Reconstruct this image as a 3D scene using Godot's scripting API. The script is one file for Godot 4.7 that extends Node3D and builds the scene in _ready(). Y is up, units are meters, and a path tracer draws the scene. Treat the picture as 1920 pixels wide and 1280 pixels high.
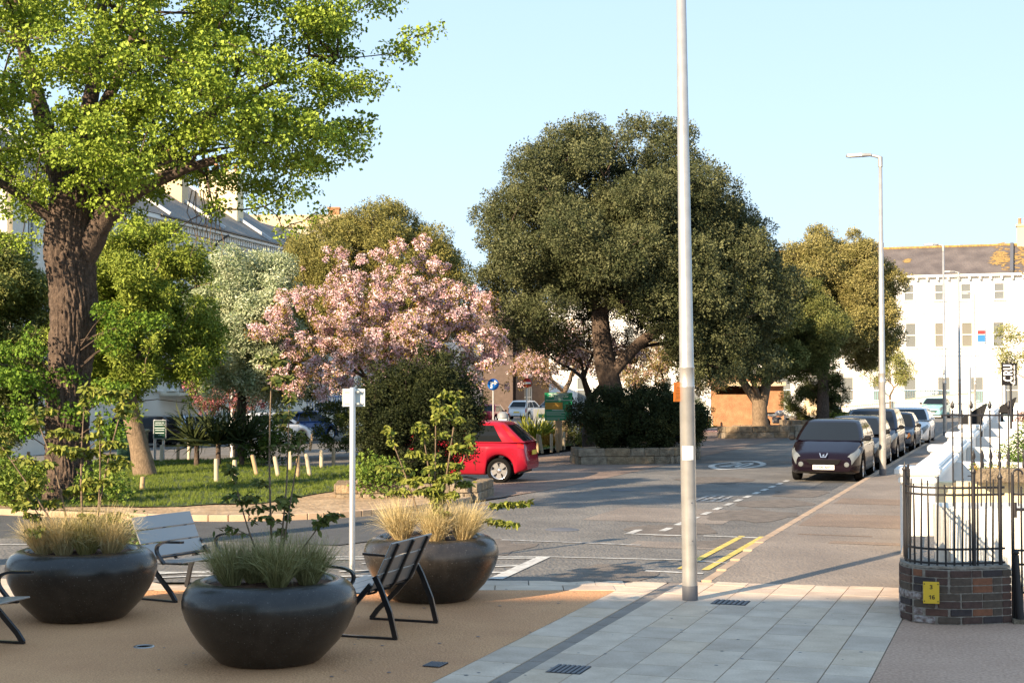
extends Node3D
# A seaside square on a spring evening: round planters on a plaza, a street of parked cars, park trees and terraces.
# Street frame: s runs along the street, t to its right; W(s, t, y) gives the place in metres.
const ST := 0.3362
const CT := 0.9418
const A := -0.34288          # heading of the street about the vertical
var M := {}
var taken := {}
var rng := RandomNumberGenerator.new()
var ramp_noise := FastNoiseLite.new()

func W(s: float, t: float, y := 0.0) -> Vector3:
	return Vector3(s * ST + t * CT, y, -(s * CT - t * ST))
func G(x: float, d: float, y := 0.0) -> Vector3:      # on the ground, d metres ahead
	return Vector3(x, gh(x, d) + y, -d)
func gh(x: float, d: float) -> float:                 # the park falls gently away from the street
	return -clampf((-10.3 - (x * CT - d * ST)) * 0.018, 0.0, 0.75)
func C(r: float, g: float, b: float) -> Color:        # linear base colour to sRGB
	return Color(r, g, b).linear_to_srgb()
func r(a: float, b: float) -> float:
	return rng.randf_range(a, b)
func numbered(n: String) -> String:
	if not taken.has(n):
		taken[n] = 0
		return n
	taken[n] += 1
	return "%s_%03d" % [n, taken[n]]
func tag(o: Node3D, label: String, category: String, group := "") -> Node3D:
	o.set_meta("label", label)
	o.set_meta("category", category)
	if group != "": o.set_meta("group", group)
	return o
func thing(n: String, label: String, category: String, at: Vector3, turn := 0.0, group := "") -> Node3D:
	var o := Node3D.new()
	o.name = numbered(n)
	add_child(o)
	o.position = at
	o.rotation.y = turn
	tag(o, label, category, group)
	return o
func copy(o: Node3D, at: Vector3, turn: float, label: String, group := "") -> Node3D:
	var base := String(o.name)
	if base.length() > 4 and base.substr(base.length() - 3).is_valid_int(): base = base.substr(0, base.length() - 4)
	var c: Node3D = o.duplicate()
	c.name = numbered(base)
	add_child(c)
	c.position = at
	c.rotation.y = turn
	c.set_meta("label", label)
	if group != "": c.set_meta("group", group)
	return c
func inst(n: String, mesh: Mesh, m: Material, parent: Node = null, at := Transform3D()) -> MeshInstance3D:
	var o := MeshInstance3D.new()
	o.mesh = mesh
	if m: o.material_override = m
	o.transform = at
	if parent == null:
		o.name = numbered(n)
		add_child(o)
	else:
		o.name = n
		parent.add_child(o, true)
	return o
func S() -> SurfaceTool:
	var st := SurfaceTool.new()
	st.begin(Mesh.PRIMITIVE_TRIANGLES)
	return st
func mesh_of(st: SurfaceTool) -> ArrayMesh:
	st.generate_normals()
	return st.commit()
func part(st: SurfaceTool, n: String, m: Material, parent: Node = null) -> MeshInstance3D:
	return inst(n, mesh_of(st), m, parent)
func setting(o: Node3D) -> Node3D:
	o.set_meta("kind", "structure")
	return o
func stuff(o: Node3D) -> Node3D:
	o.set_meta("kind", "stuff")
	return o

# ---------- shapes
func tri(st, a, b, c):
	st.add_vertex(a); st.add_vertex(b); st.add_vertex(c)
func quad(st, a, b, c, d):
	tri(st, a, b, c); tri(st, a, c, d)
func box(st, c: Vector3, z: Vector3, b := Basis()):
	st.set_smooth_group(-1)
	var h := z * 0.5
	var p := []
	for i in 8:
		p.append(c + b * Vector3(h.x * (1 if i & 1 else -1), h.y * (1 if i & 2 else -1), h.z * (1 if i & 4 else -1)))
	for f in [[1, 3, 2, 0], [4, 6, 7, 5], [0, 2, 6, 4], [5, 7, 3, 1], [3, 7, 6, 2], [5, 1, 0, 4]]:
		quad(st, p[f[0]], p[f[1]], p[f[2]], p[f[3]])
func bev(st, c: Vector3, z: Vector3, e: float, b := Basis()):     # box with chamfered edges
	st.set_smooth_group(-1)
	var h := z * 0.5
	var v := func(sx, sy, sz, k):
		var q := Vector3(h.x * sx, h.y * sy, h.z * sz)
		if k != 0: q.x -= e * sx
		if k != 1: q.y -= e * sy
		if k != 2: q.z -= e * sz
		return c + b * q
	for ax in 3:
		for sg in [-1, 1]:
			var q := []
			for w in [[-1, -1], [-1, 1], [1, 1], [1, -1]]:
				var d := [0, 0, 0]
				d[ax] = sg; d[(ax + 1) % 3] = w[0]; d[(ax + 2) % 3] = w[1]
				q.append(v.call(d[0], d[1], d[2], ax))
			if sg > 0: quad(st, q[0], q[1], q[2], q[3])
			else: quad(st, q[3], q[2], q[1], q[0])
	for ax in 3:
		var i := (ax + 1) % 3
		var j := (ax + 2) % 3
		for si in [-1, 1]:
			for sj in [-1, 1]:
				var d0 := [0, 0, 0]
				d0[ax] = -1; d0[i] = si; d0[j] = sj
				var d1 := d0.duplicate()
				d1[ax] = 1
				var q := [v.call(d0[0], d0[1], d0[2], i), v.call(d1[0], d1[1], d1[2], i), v.call(d1[0], d1[1], d1[2], j), v.call(d0[0], d0[1], d0[2], j)]
				if si * sj > 0: quad(st, q[0], q[1], q[2], q[3])
				else: quad(st, q[3], q[2], q[1], q[0])
	for sx in [-1, 1]:
		for sy in [-1, 1]:
			for sz in [-1, 1]:
				if sx * sy * sz > 0: tri(st, v.call(sx, sy, sz, 0), v.call(sx, sy, sz, 2), v.call(sx, sy, sz, 1))
				else: tri(st, v.call(sx, sy, sz, 0), v.call(sx, sy, sz, 1), v.call(sx, sy, sz, 2))
func grid(st, rows: Array, closed := false, smooth := 1):       # rows of points, faces to the right of travel
	st.set_smooth_group(smooth)
	for i in rows.size() - 1:
		var a: Array = rows[i]
		var b: Array = rows[i + 1]
		var n := a.size()
		for j in (n if closed else n - 1):
			var k := (j + 1) % n
			quad(st, a[j], a[k], b[k], b[j])
func frame_of(dir: Vector3) -> Basis:
	var y := dir.normalized()
	var x := y.cross(Vector3(0.0, 0.0, 1.0) if absf(y.z) < 0.9 else Vector3(1, 0, 0)).normalized()
	return Basis(x, y, x.cross(y))
func tube(st, pts: Array, radii: Array, n := 8, cap := true, squash := 1.0):
	var rows := []
	var b := frame_of(pts[1] - pts[0])
	for i in pts.size():
		var dir: Vector3 = pts[mini(i + 1, pts.size() - 1)] - pts[maxi(i - 1, 0)]
		var y := dir.normalized()
		var x: Vector3 = (b.x - y * b.x.dot(y)).normalized()
		b = Basis(x, y, x.cross(y))
		var row := []
		for k in n:
			var a := TAU * k / n
			row.append(pts[i] + (b.x * cos(a) + b.z * sin(a) * squash) * radii[i])
		rows.append(row)
	grid(st, rows, true)
	if cap:
		st.set_smooth_group(2)
		for e in [0, pts.size() - 1]:
			var c: Vector3 = pts[e]
			for k in n:
				if e == 0: tri(st, c, rows[e][(k + 1) % n], rows[e][k])
				else: tri(st, c, rows[e][k], rows[e][(k + 1) % n])
func rod(st, a: Vector3, b: Vector3, ra: float, rb := -1.0, n := 8):
	tube(st, [a, b], [ra, ra if rb < 0 else rb], n)
func lathe(st, prof: Array, n := 32, c := Vector3.ZERO, b := Basis()):
	var rows := []
	for p in prof:
		var row := []
		for k in n:
			var a := TAU * k / n
			row.append(c + b * Vector3(cos(a) * p.x, p.y, sin(a) * p.x))
		rows.append(row)
	grid(st, rows, true)
func strap(st, pts: Array, w: float, th: float, side: Vector3):   # flat bar bent along a path
	st.set_smooth_group(-1)
	var rows := []
	for i in pts.size():
		var dir: Vector3 = (pts[mini(i + 1, pts.size() - 1)] - pts[maxi(i - 1, 0)]).normalized()
		var up := side.cross(dir).normalized()
		rows.append([pts[i] - side * w / 2 - up * th / 2, pts[i] + side * w / 2 - up * th / 2, pts[i] + side * w / 2 + up * th / 2, pts[i] - side * w / 2 + up * th / 2])
	grid(st, rows, true, -1)
	st.set_smooth_group(-1)
	var z: Array = rows[0]
	quad(st, z[3], z[2], z[1], z[0])
	z = rows[rows.size() - 1]
	quad(st, z[0], z[1], z[2], z[3])
func curve(pts: Array, n := 6) -> Array:             # smooth path through points
	var out := []
	for i in pts.size() - 1:
		var p0: Vector3 = pts[maxi(i - 1, 0)]
		var p3: Vector3 = pts[mini(i + 2, pts.size() - 1)]
		for k in n:
			out.append((pts[i] as Vector3).cubic_interpolate(pts[i + 1], p0, p3, float(k) / n))
	out.append(pts[pts.size() - 1])
	return out
func prism(st, poly: Array, z0: float, z1: float, at := Transform3D()):   # outline in x, y, pushed from z0 to z1
	st.set_smooth_group(-1)
	var pv := PackedVector2Array(poly)
	var cw := Geometry2D.is_polygon_clockwise(pv)
	var ix := Geometry2D.triangulate_polygon(pv)
	for i in range(0, ix.size(), 3):
		var a := pv[ix[i]]
		var b := pv[ix[i + 1]]
		var c := pv[ix[i + 2]]
		if (b - a).cross(c - a) > 0:
			var q := b
			b = c
			c = q
		tri(st, at * Vector3(a.x, a.y, z1), at * Vector3(b.x, b.y, z1), at * Vector3(c.x, c.y, z1))
		tri(st, at * Vector3(a.x, a.y, z0), at * Vector3(c.x, c.y, z0), at * Vector3(b.x, b.y, z0))
	for i in pv.size():
		var a := pv[i]
		var b := pv[(i + 1) % pv.size()]
		if cw:
			var q := a
			a = b
			b = q
		quad(st, at * Vector3(a.x, a.y, z0), at * Vector3(a.x, a.y, z1), at * Vector3(b.x, b.y, z1), at * Vector3(b.x, b.y, z0))
func sheet(st, poly: Array, off: float, cell := 0.0, bumps := 0.0):   # ground polygon of (x, d) points, follows the terrain
	st.set_smooth_group(1)
	var pv := PackedVector2Array(poly)
	var pieces := [pv]
	if cell > 0.0:
		pieces = []
		var lo := pv[0]
		var hi := pv[0]
		for p in pv:
			lo = lo.min(p)
			hi = hi.max(p)
		for i in int(ceil((hi.x - lo.x) / cell)):
			for j in int(ceil((hi.y - lo.y) / cell)):
				var o := lo + Vector2(i, j) * cell
				pieces.append_array(Geometry2D.intersect_polygons(PackedVector2Array([o, o + Vector2(cell, 0), o + Vector2(cell, cell), o + Vector2(0, cell)]), pv))
	for q in pieces:
		var ix := Geometry2D.triangulate_polygon(q)
		for i in range(0, ix.size(), 3):
			var a: Vector2 = q[ix[i]]
			var b: Vector2 = q[ix[i + 1]]
			var c: Vector2 = q[ix[i + 2]]
			if (b - a).cross(c - a) > 0:
				var z := b
				b = c
				c = z
			for p in [a, b, c]:
				st.add_vertex(G(p.x, p.y, off + (bumps * ramp_noise.get_noise_2d(p.x * 18.0, p.y * 18.0) if bumps > 0.0 else 0.0)))
func band(s0: float, s1: float, t0: float, t1: float) -> Array:      # street rectangle as (x, d)
	var o := []
	for p in [[s0, t0], [s1, t0], [s1, t1], [s0, t1]]:
		o.append(Vector2(p[0] * ST + p[1] * CT, p[0] * CT - p[1] * ST))
	return o

# ---------- materials
func noise_map(size: int, layers: Array, c0: Color, c1: Color, grain := 0.0, normal := 0.0) -> ImageTexture:
	var acc := PackedFloat32Array()
	acc.resize(size * size)
	var total := 0.0
	for l in layers:
		var n := FastNoiseLite.new()
		n.seed = l[0]
		n.frequency = l[1]
		n.fractal_octaves = l[2]
		if l.size() > 4: n.noise_type = l[4]
		var d := n.get_seamless_image(size, size).get_data()
		var wgt: float = l[3] / 255.0
		for i in acc.size(): acc[i] += d[i] * wgt
		total += l[3]
	var out := PackedByteArray()
	var g := RandomNumberGenerator.new()
	g.seed = 5
	if normal > 0.0:
		out.resize(size * size)
		for i in acc.size(): out[i] = int(clampf(acc[i] / total + g.randf_range(-grain, grain), 0, 1) * 255)
		var im := Image.create_from_data(size, size, false, Image.FORMAT_L8, out)
		im.convert(Image.FORMAT_RGBA8)
		im.bump_map_to_normal_map(normal)
		return ImageTexture.create_from_image(im)
	out.resize(size * size * 3)
	var a := c0.linear_to_srgb()
	var b := c1.linear_to_srgb()
	for i in acc.size():
		var v := clampf((acc[i] / total - 0.5) * 1.6 + 0.5 + g.randf_range(-grain, grain), 0, 1)
		out[i * 3] = int(lerpf(a.r, b.r, v) * 255)
		out[i * 3 + 1] = int(lerpf(a.g, b.g, v) * 255)
		out[i * 3 + 2] = int(lerpf(a.b, b.b, v) * 255)
	return ImageTexture.create_from_image(Image.create_from_data(size, size, false, Image.FORMAT_RGB8, out))
func mat(key: String, c: Color, rough := 0.7, metal := 0.0) -> StandardMaterial3D:
	var m := StandardMaterial3D.new()
	m.albedo_color = c.linear_to_srgb()
	m.roughness = rough
	m.metallic = metal
	M[key] = m
	return m
func tmat(key: String, t: Texture2D, metres: float, rough := 0.85, nt: Texture2D = null, ns := 1.0) -> StandardMaterial3D:
	var m := mat(key, Color(1, 1, 1), rough)
	m.albedo_texture = t
	m.uv1_triplanar = true
	m.uv1_world_triplanar = true
	m.uv1_scale = Vector3.ONE / metres
	if nt:
		m.normal_enabled = true
		m.normal_texture = nt
		m.normal_scale = ns
	return m
func tint(key: String, from: String, c: Color) -> StandardMaterial3D:
	var m: StandardMaterial3D = M[from].duplicate()
	m.albedo_color = c.linear_to_srgb()
	M[key] = m
	return m
func letters(txt: String, h: float, m: Material, parent: Node, at: Transform3D, width := 0.0, face := "Droid Sans") -> MeshInstance3D:
	var t := TextMesh.new()
	var f := SystemFont.new()
	f.font_names = PackedStringArray([face])
	f.font_weight = 700
	t.font = f
	t.text = txt
	t.font_size = 64
	t.pixel_size = h / 46.0
	t.depth = 0.004
	t.curve_step = 2.0
	var o := inst("lettering", t, m, parent, at)
	if width > 0.0:
		var wd := t.get_aabb().size.x
		if wd > 0.0: o.transform.basis = at.basis * Basis.from_scale(Vector3(width / wd, 1, 1))
	return o

# ---------- plants
func spray(n: int, rad: float, size: float, wide: float, sd: int, droop := 0.2) -> ArrayMesh:   # a sprig of folded leaves
	var g := RandomNumberGenerator.new()
	g.seed = sd
	var st := S()
	st.set_smooth_group(-1)
	for i in n:
		var d := Vector3(g.randfn(), g.randfn() * 0.6 + 0.15, g.randfn()).normalized()
		var p := d * rad * g.randf_range(0.25, 1.0)
		var out := (d + Vector3(g.randfn(), g.randfn() - droop * 2.0, g.randfn()) * 0.6).normalized()
		var sd2 := out.cross(Vector3(g.randfn(), g.randfn() + 1.2, g.randfn())).normalized()
		var up := sd2.cross(out)
		var l := size * g.randf_range(0.7, 1.2)
		var w := l * wide * 0.5
		st.set_color(Color.WHITE * g.randf_range(0.8, 1.15))
		var a := p
		var b := p + out * l
		var m1 := p + out * l * 0.45 + sd2 * w + up * w * 0.3
		var m2 := p + out * l * 0.45 - sd2 * w + up * w * 0.3
		tri(st, a, b, m1)
		tri(st, a, m2, b)
	return mesh_of(st)
func scatter(n: String, mesh: Mesh, m: Material, parent: Node, pts: Array, dirs: Array, lo: float, hi: float, ca: Color, cb: Color, power := 1.0) -> MultiMeshInstance3D:
	var buf := PackedFloat32Array()
	buf.resize(pts.size() * 16)
	for i in pts.size():
		var k := r(lo, hi)
		var y: Vector3 = dirs[i]
		var x := y.cross(Vector3(r(-1, 1), r(-1, 1), r(-1, 1))).normalized()
		var z := x.cross(y)
		var p: Vector3 = pts[i]
		var c := ca.lerp(cb, pow(rng.randf(), power))
		var j := i * 16
		buf[j] = x.x * k; buf[j + 1] = y.x * k; buf[j + 2] = z.x * k; buf[j + 3] = p.x
		buf[j + 4] = x.y * k; buf[j + 5] = y.y * k; buf[j + 6] = z.y * k; buf[j + 7] = p.y
		buf[j + 8] = x.z * k; buf[j + 9] = y.z * k; buf[j + 10] = z.z * k; buf[j + 11] = p.z
		buf[j + 12] = c.r; buf[j + 13] = c.g; buf[j + 14] = c.b; buf[j + 15] = 1.0
	var mm := MultiMesh.new()
	mm.transform_format = MultiMesh.TRANSFORM_3D
	mm.use_colors = true
	mm.mesh = mesh
	mm.instance_count = pts.size()
	mm.buffer = buf
	var o := MultiMeshInstance3D.new()
	o.multimesh = mm
	o.material_override = m
	if parent == null:
		o.name = numbered(n)
		add_child(o)
	else:
		o.name = n
		parent.add_child(o, true)
		o.set_meta("kind", "stuff")
	return o
func clumps(c: Vector3, rad: Vector3, n: int, r0: float, r1: float, low := -0.6, fill := 0.25, loose := 0.12) -> Array:   # leaf clumps over and inside an ellipsoid
	var out := []
	for i in n:
		var y := 1.0 - (1.0 - low) * (i + r(0, 1)) / n
		var a := i * 2.39996 + r(-0.5, 0.5)
		var q := sqrt(maxf(0.0, 1.0 - y * y))
		var k := r(0.72, 1.0) if rng.randf() > fill else r(0.3, 0.7)
		var stray := rng.randf() < loose          # a few twigs reach past the outline
		if stray: k = r(1.0, 1.16)
		out.append([c + Vector3(cos(a) * q * rad.x, y * rad.y, sin(a) * q * rad.z) * k, r(r0, r1) if not stray else r(r0 * 0.5, r0)])
	return out
func foliage(n: String, parent: Node, blobs: Array, count: int, mesh: Mesh, m: Material, lo: float, hi: float, ca: Color, cb: Color, flat := 0.75, power := 1.0, inner := 0.45) -> MultiMeshInstance3D:
	var pts := []
	var dirs := []
	var total := 0.0
	for b in blobs: total += b[1] * b[1]
	for b in blobs:
		for i in int(round(count * b[1] * b[1] / total)):
			var d := Vector3(rng.randfn(), rng.randfn(), rng.randfn()).normalized()
			var k: float = b[1] * (inner + (1.0 - inner) * sqrt(rng.randf())) * (1.0 if rng.randf() > 0.12 else 1.25)
			pts.append(b[0] + d * k * Vector3(1, flat, 1))
			dirs.append((d + Vector3(r(-0.6, 0.6), r(0.1, 1.1), r(-0.6, 0.6))).normalized())
	return scatter(n, mesh, m, parent, pts, dirs, lo, hi, ca, cb, power)
func branches(st, trunk: Array, rt: float, rtop: float, blobs: Array, twig := 0.012, sides := 7):   # limbs that fork towards every clump
	var P := []
	var up := []
	var base := []
	for i in trunk.size():
		P.append(trunk[i])
		up.append(i - 1)
		base.append(0.0)
	var top: Vector3 = trunk[trunk.size() - 1]
	var order := blobs.duplicate()
	order.sort_custom(func(a, b): return a[0].distance_squared_to(top) < b[0].distance_squared_to(top))
	for b in order:
		var best := trunk.size() - 1
		var bd := 1e9
		for k in range(maxi(1, trunk.size() / 2), P.size()):
			var dv: Vector3 = b[0] - P[k]
			var sc: float = dv.length() + maxf(0.0, -dv.y) * 0.8 + base[k] * 0.35
			if sc < bd:
				bd = sc
				best = k
		var from: Vector3 = P[best]
		var mid: Vector3 = from.lerp(b[0], 0.5) + Vector3(r(-1, 1), r(-0.3, 1.0), r(-1, 1)) * from.distance_to(b[0]) * 0.12
		P.append(mid); up.append(best); base.append(base[best] + from.distance_to(mid))
		P.append(b[0]); up.append(P.size() - 2); base.append(base[P.size() - 2] + mid.distance_to(b[0]))
	var carry := []
	carry.resize(P.size())
	carry.fill(0.0)
	for k in range(P.size() - 1, 0, -1):
		if carry[k] == 0.0: carry[k] = 1.0
		carry[up[k]] += carry[k]
	var full: float = carry[trunk.size() - 1]
	for k in range(trunk.size(), P.size()):
		var ra := maxf(twig, rtop * pow(carry[up[k]] / full, 0.55) * 0.8)
		var rb := maxf(twig, rtop * pow(carry[k] / full, 0.55) * 0.8)
		tube(st, [P[up[k]], P[k]], [minf(ra, rb * 1.5), rb], sides, false)
func trunk_tube(st, pts: Array, radii: Array, n := 14):
	var path := curve(pts, 5)
	var rr := []
	for i in path.size():
		var f := float(i) / (path.size() - 1) * (radii.size() - 1)
		var k := mini(int(f), radii.size() - 2)
		rr.append(lerpf(radii[k], radii[k + 1], f - k) * r(0.95, 1.06))
	tube(st, path, rr, n)

func _ready():
	# ---- camera, sky, sun, exposure
	var cam := Camera3D.new()
	cam.name = "camera"
	cam.position = Vector3(0, 2.38, 0)
	cam.rotation.x = atan(81.0 / 2700.0)
	cam.fov = 26.67
	cam.near = 0.1
	cam.far = 3000.0
	add_child(cam)
	cam.current = true
	var env := Environment.new()
	env.background_mode = Environment.BG_SKY
	var sky := Sky.new()
	var sm := ProceduralSkyMaterial.new()
	sm.sky_top_color = Color(0.58, 0.715, 0.86)
	sm.sky_horizon_color = Color(0.82, 0.915, 0.975)
	sm.sky_curve = 0.20
	sm.sky_energy_multiplier = 0.80
	sm.ground_bottom_color = Color(0.30, 0.29, 0.27)
	sm.ground_horizon_color = Color(0.62, 0.66, 0.68)
	sm.ground_energy_multiplier = 0.80
	sm.sun_angle_max = 1.0
	sky.sky_material = sm
	env.sky = sky
	env.tonemap_mode = Environment.TONE_MAPPER_LINEAR
	env.tonemap_exposure = 2.5
	env.sdfgi_enabled = true
	env.ssao_enabled = true
	env.ssil_enabled = true
	var we := WorldEnvironment.new()
	we.environment = env
	add_child(we)
	var sun := DirectionalLight3D.new()
	sun.name = "sun"
	sun.basis = Basis.looking_at(Vector3(sin(0.733) * cos(0.40), -sin(0.40), -cos(0.733) * cos(0.40)))
	sun.light_color = Color(1.0, 0.90, 0.76)
	sun.light_energy = 1.6
	sun.light_angular_distance = 0.5
	sun.shadow_enabled = true
	add_child(sun)
	rng.seed = 11
	ramp_noise.seed = 3
	ramp_noise.frequency = 0.02
	make_materials()
	build_ground()
	build_houses()
	build_right_side()
	build_trees()
	build_plaza()
	build_cars()
	build_park()

func make_materials():
	var fine := noise_map(512, [[1, 0.22, 2, 1.0], [2, 0.05, 2, 0.5]], Color.BLACK, Color.WHITE, 0.25, 3.0)
	var rough := noise_map(512, [[7, 0.05, 4, 1.0]], Color.BLACK, Color.WHITE, 0.05, 5.0)
	tmat("asphalt", noise_map(1024, [[3, 0.004, 4, 1.0], [4, 0.02, 3, 0.6], [5, 0.2, 2, 0.7]], Color(0.098, 0.090, 0.081), Color(0.215, 0.198, 0.176), 0.16), 9.0, 0.82, fine, 0.5)
	tmat("asphalt_dark", noise_map(512, [[13, 0.01, 3, 0.6], [15, 0.2, 2, 0.8]], Color(0.055, 0.055, 0.056), Color(0.095, 0.094, 0.092), 0.14), 5.0, 0.8, fine, 0.5)
	tmat("asphalt_worn", noise_map(512, [[3, 0.02, 4, 1.0], [9, 0.2, 2, 0.8]], Color(0.10, 0.084, 0.070), Color(0.20, 0.165, 0.135), 0.2), 3.0, 0.85, fine, 0.6)
	tmat("footway", noise_map(1024, [[23, 0.004, 3, 1.0], [24, 0.03, 3, 0.4], [25, 0.2, 2, 0.5]], Color(0.16, 0.132, 0.11), Color(0.26, 0.216, 0.178), 0.14), 8.0, 0.85, fine, 0.4)
	tmat("resin", noise_map(1024, [[33, 0.003, 3, 0.5], [34, 0.25, 1, 1.0]], Color(0.42, 0.195, 0.085), Color(0.72, 0.39, 0.185), 0.35), 5.0, 0.85, fine, 0.5)
	tmat("resin_pink", noise_map(512, [[36, 0.006, 3, 0.5], [37, 0.25, 1, 1.0]], Color(0.38, 0.225, 0.148), Color(0.56, 0.355, 0.245), 0.25), 5.0, 0.85, fine, 0.4)
	var slab := noise_map(512, [[43, 0.012, 4, 1.0], [44, 0.2, 2, 0.6]], Color(0.50, 0.375, 0.27), Color(0.68, 0.535, 0.405), 0.10)
	tmat("slab", slab, 3.1, 0.7, fine, 0.2)
	tint("slab_b", "slab", Color(0.85, 0.85, 0.86))
	tint("slab_c", "slab", Color(1.0, 0.97, 0.92))
	tint("kerb", "slab", Color(0.66, 0.61, 0.55))
	tint("kerb_b", "slab", Color(0.72, 0.66, 0.58))
	tint("footway_b", "footway", Color(1.0, 0.88, 0.78))
	tint("drain_slab", "slab", Color(0.40, 0.42, 0.46))
	tmat("joint", noise_map(128, [[46, 0.1, 2, 1.0]], Color(0.10, 0.09, 0.08), Color(0.2, 0.18, 0.16), 0.1), 1.0, 0.9)
	tmat("soil", noise_map(512, [[53, 0.01, 4, 1.0], [54, 0.08, 3, 0.9]], Color(0.26, 0.17, 0.095), Color(0.52, 0.38, 0.235), 0.12), 4.0, 0.95, rough, 0.6)
	tmat("bark_chips", noise_map(256, [[56, 0.1, 3, 1.0]], Color(0.05, 0.025, 0.014), Color(0.20, 0.10, 0.05), 0.2), 0.5, 0.95, rough, 1.5)
	tmat("lawn_soil", noise_map(512, [[57, 0.01, 3, 1.0], [58, 0.1, 3, 1.0]], Color(0.03, 0.045, 0.01), Color(0.085, 0.12, 0.025), 0.1), 5.0, 0.95, rough, 1.0)
	tmat("block_paving", noise_map(512, [[61, 0.008, 3, 1.0], [62, 0.15, 2, 1.0]], Color(0.14, 0.095, 0.072), Color(0.30, 0.215, 0.165), 0.15), 5.0, 0.85, fine, 0.6)
	tmat("stone", noise_map(512, [[63, 0.012, 4, 1.0], [64, 0.1, 3, 0.8]], Color(0.13, 0.10, 0.07), Color(0.40, 0.33, 0.24), 0.08), 1.6, 0.92, rough, 1.4)
	tint("stone_b", "stone", Color(0.8, 0.78, 0.74))
	tint("stone_c", "stone", Color(1.0, 0.9, 0.76))
	tmat("bark", noise_map(512, [[71, 0.02, 4, 1.0], [72, 0.12, 3, 0.8]], Color(0.030, 0.020, 0.015), Color(0.175, 0.125, 0.092), 0.1), 1.3, 0.95, rough, 1.6)
	M.bark.uv1_scale = Vector3(1.1, 0.45, 1.1)
	tmat("bark_pale", noise_map(512, [[73, 0.02, 4, 1.0], [74, 0.12, 3, 0.6]], Color(0.10, 0.07, 0.045), Color(0.32, 0.23, 0.15), 0.1), 1.3, 0.95, rough, 1.4)
	M.bark_pale.uv1_scale = Vector3(1.6, 0.5, 1.6)
	tint("bark_dark", "bark", Color(0.55, 0.55, 0.55))
	tmat("stucco", noise_map(512, [[81, 0.006, 4, 1.0], [82, 0.1, 2, 0.4]], Color(0.71, 0.69, 0.65), Color(0.83, 0.815, 0.78), 0.04), 7.0, 0.8, fine, 0.15)
	tint("cream", "stucco", Color(0.90, 0.85, 0.70))
	tint("cream_pale", "stucco", Color(0.95, 0.93, 0.86))
	tint("cream_yellow", "stucco", Color(1.0, 0.86, 0.56))
	tint("grey_render", "stucco", Color(0.72, 0.74, 0.78))
	tint("sandstone", "stucco", Color(0.75, 0.60, 0.40))
	tmat("slate", noise_map(512, [[84, 0.006, 4, 1.0], [85, 0.1, 3, 0.8]], Color(0.075, 0.06, 0.055), Color(0.20, 0.165, 0.145), 0.12), 6.0, 0.75, rough, 0.6)
	tmat("slate_grey", noise_map(512, [[86, 0.006, 4, 1.0], [87, 0.1, 3, 0.8]], Color(0.11, 0.105, 0.10), Color(0.24, 0.225, 0.20), 0.1), 6.0, 0.75, rough, 0.6)
	tmat("lichen", noise_map(256, [[88, 0.03, 4, 1.0]], Color(0.16, 0.11, 0.06), Color(0.55, 0.33, 0.07), 0.2), 1.5, 0.9)
	tmat("brick_far", noise_map(512, [[91, 0.01, 3, 0.6], [92, 0.14, 2, 1.0]], Color(0.26, 0.115, 0.055), Color(0.50, 0.27, 0.14), 0.12), 3.0, 0.9, rough, 0.6)
	tmat("brick_brown", noise_map(256, [[93, 0.02, 3, 0.6], [94, 0.14, 2, 1.0]], Color(0.06, 0.042, 0.035), Color(0.13, 0.095, 0.078), 0.1), 3.0, 0.9)
	var bt := noise_map(256, [[95, 0.02, 4, 1.0], [96, 0.2, 2, 0.6]], Color(0.55, 0.55, 0.55), Color(1, 1, 1), 0.12)
	var tones := [Color(0.12, 0.066, 0.050), Color(0.15, 0.075, 0.052), Color(0.07, 0.052, 0.050), Color(0.16, 0.085, 0.058), Color(0.13, 0.092, 0.066), Color(0.30, 0.12, 0.06)]
	for i in tones.size():
		tmat("brick_%d" % i, bt, 0.35, 0.85, rough, 0.7).albedo_color = tones[i].linear_to_srgb()
	tmat("brick_worn", noise_map(256, [[97, 0.03, 4, 1.0]], Color(0.14, 0.09, 0.075), Color(0.52, 0.47, 0.44), 0.1), 0.4, 0.9, rough, 0.7)
	tmat("terrazzo", noise_map(512, [[98, 0.01, 3, 0.6], [99, 0.3, 1, 0.5]], Color(0.012, 0.0105, 0.0095), Color(0.044, 0.037, 0.031), 0.16), 1.0, 0.26)
	var im := (M.terrazzo.albedo_texture as ImageTexture).get_image()      # pale chips in the terrazzo
	for i in 700: im.fill_rect(Rect2i(rng.randi() % 508, rng.randi() % 508, 1 + rng.randi() % 3, 1 + rng.randi() % 3), C(0.10, 0.095, 0.085) if i % 5 else C(0.3, 0.29, 0.27))
	M.terrazzo.albedo_texture = ImageTexture.create_from_image(im)
	tmat("mortar", noise_map(128, [[47, 0.1, 2, 1.0]], Color(0.22, 0.18, 0.14), Color(0.36, 0.31, 0.26), 0.1), 0.6, 0.95)
	mat("white_paint", Color(0.80, 0.79, 0.75), 0.55)
	tmat("road_white", noise_map(256, [[101, 0.06, 4, 1.0], [102, 0.01, 2, 0.6]], Color(0.32, 0.305, 0.28), Color(0.68, 0.66, 0.61), 0.12), 2.0, 0.7)
	tmat("road_white_worn", noise_map(256, [[103, 0.05, 4, 1.0]], Color(0.20, 0.19, 0.18), Color(0.50, 0.49, 0.47), 0.12), 2.0, 0.75)
	tmat("road_yellow", noise_map(256, [[104, 0.06, 4, 1.0]], Color(0.45, 0.33, 0.06), Color(0.72, 0.56, 0.14), 0.12), 2.0, 0.7)
	mat("black_iron", Color(0.018, 0.016, 0.017), 0.42, 0.0)
	mat("steel", Color(0.44, 0.43, 0.42), 0.34, 0.9)
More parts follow.
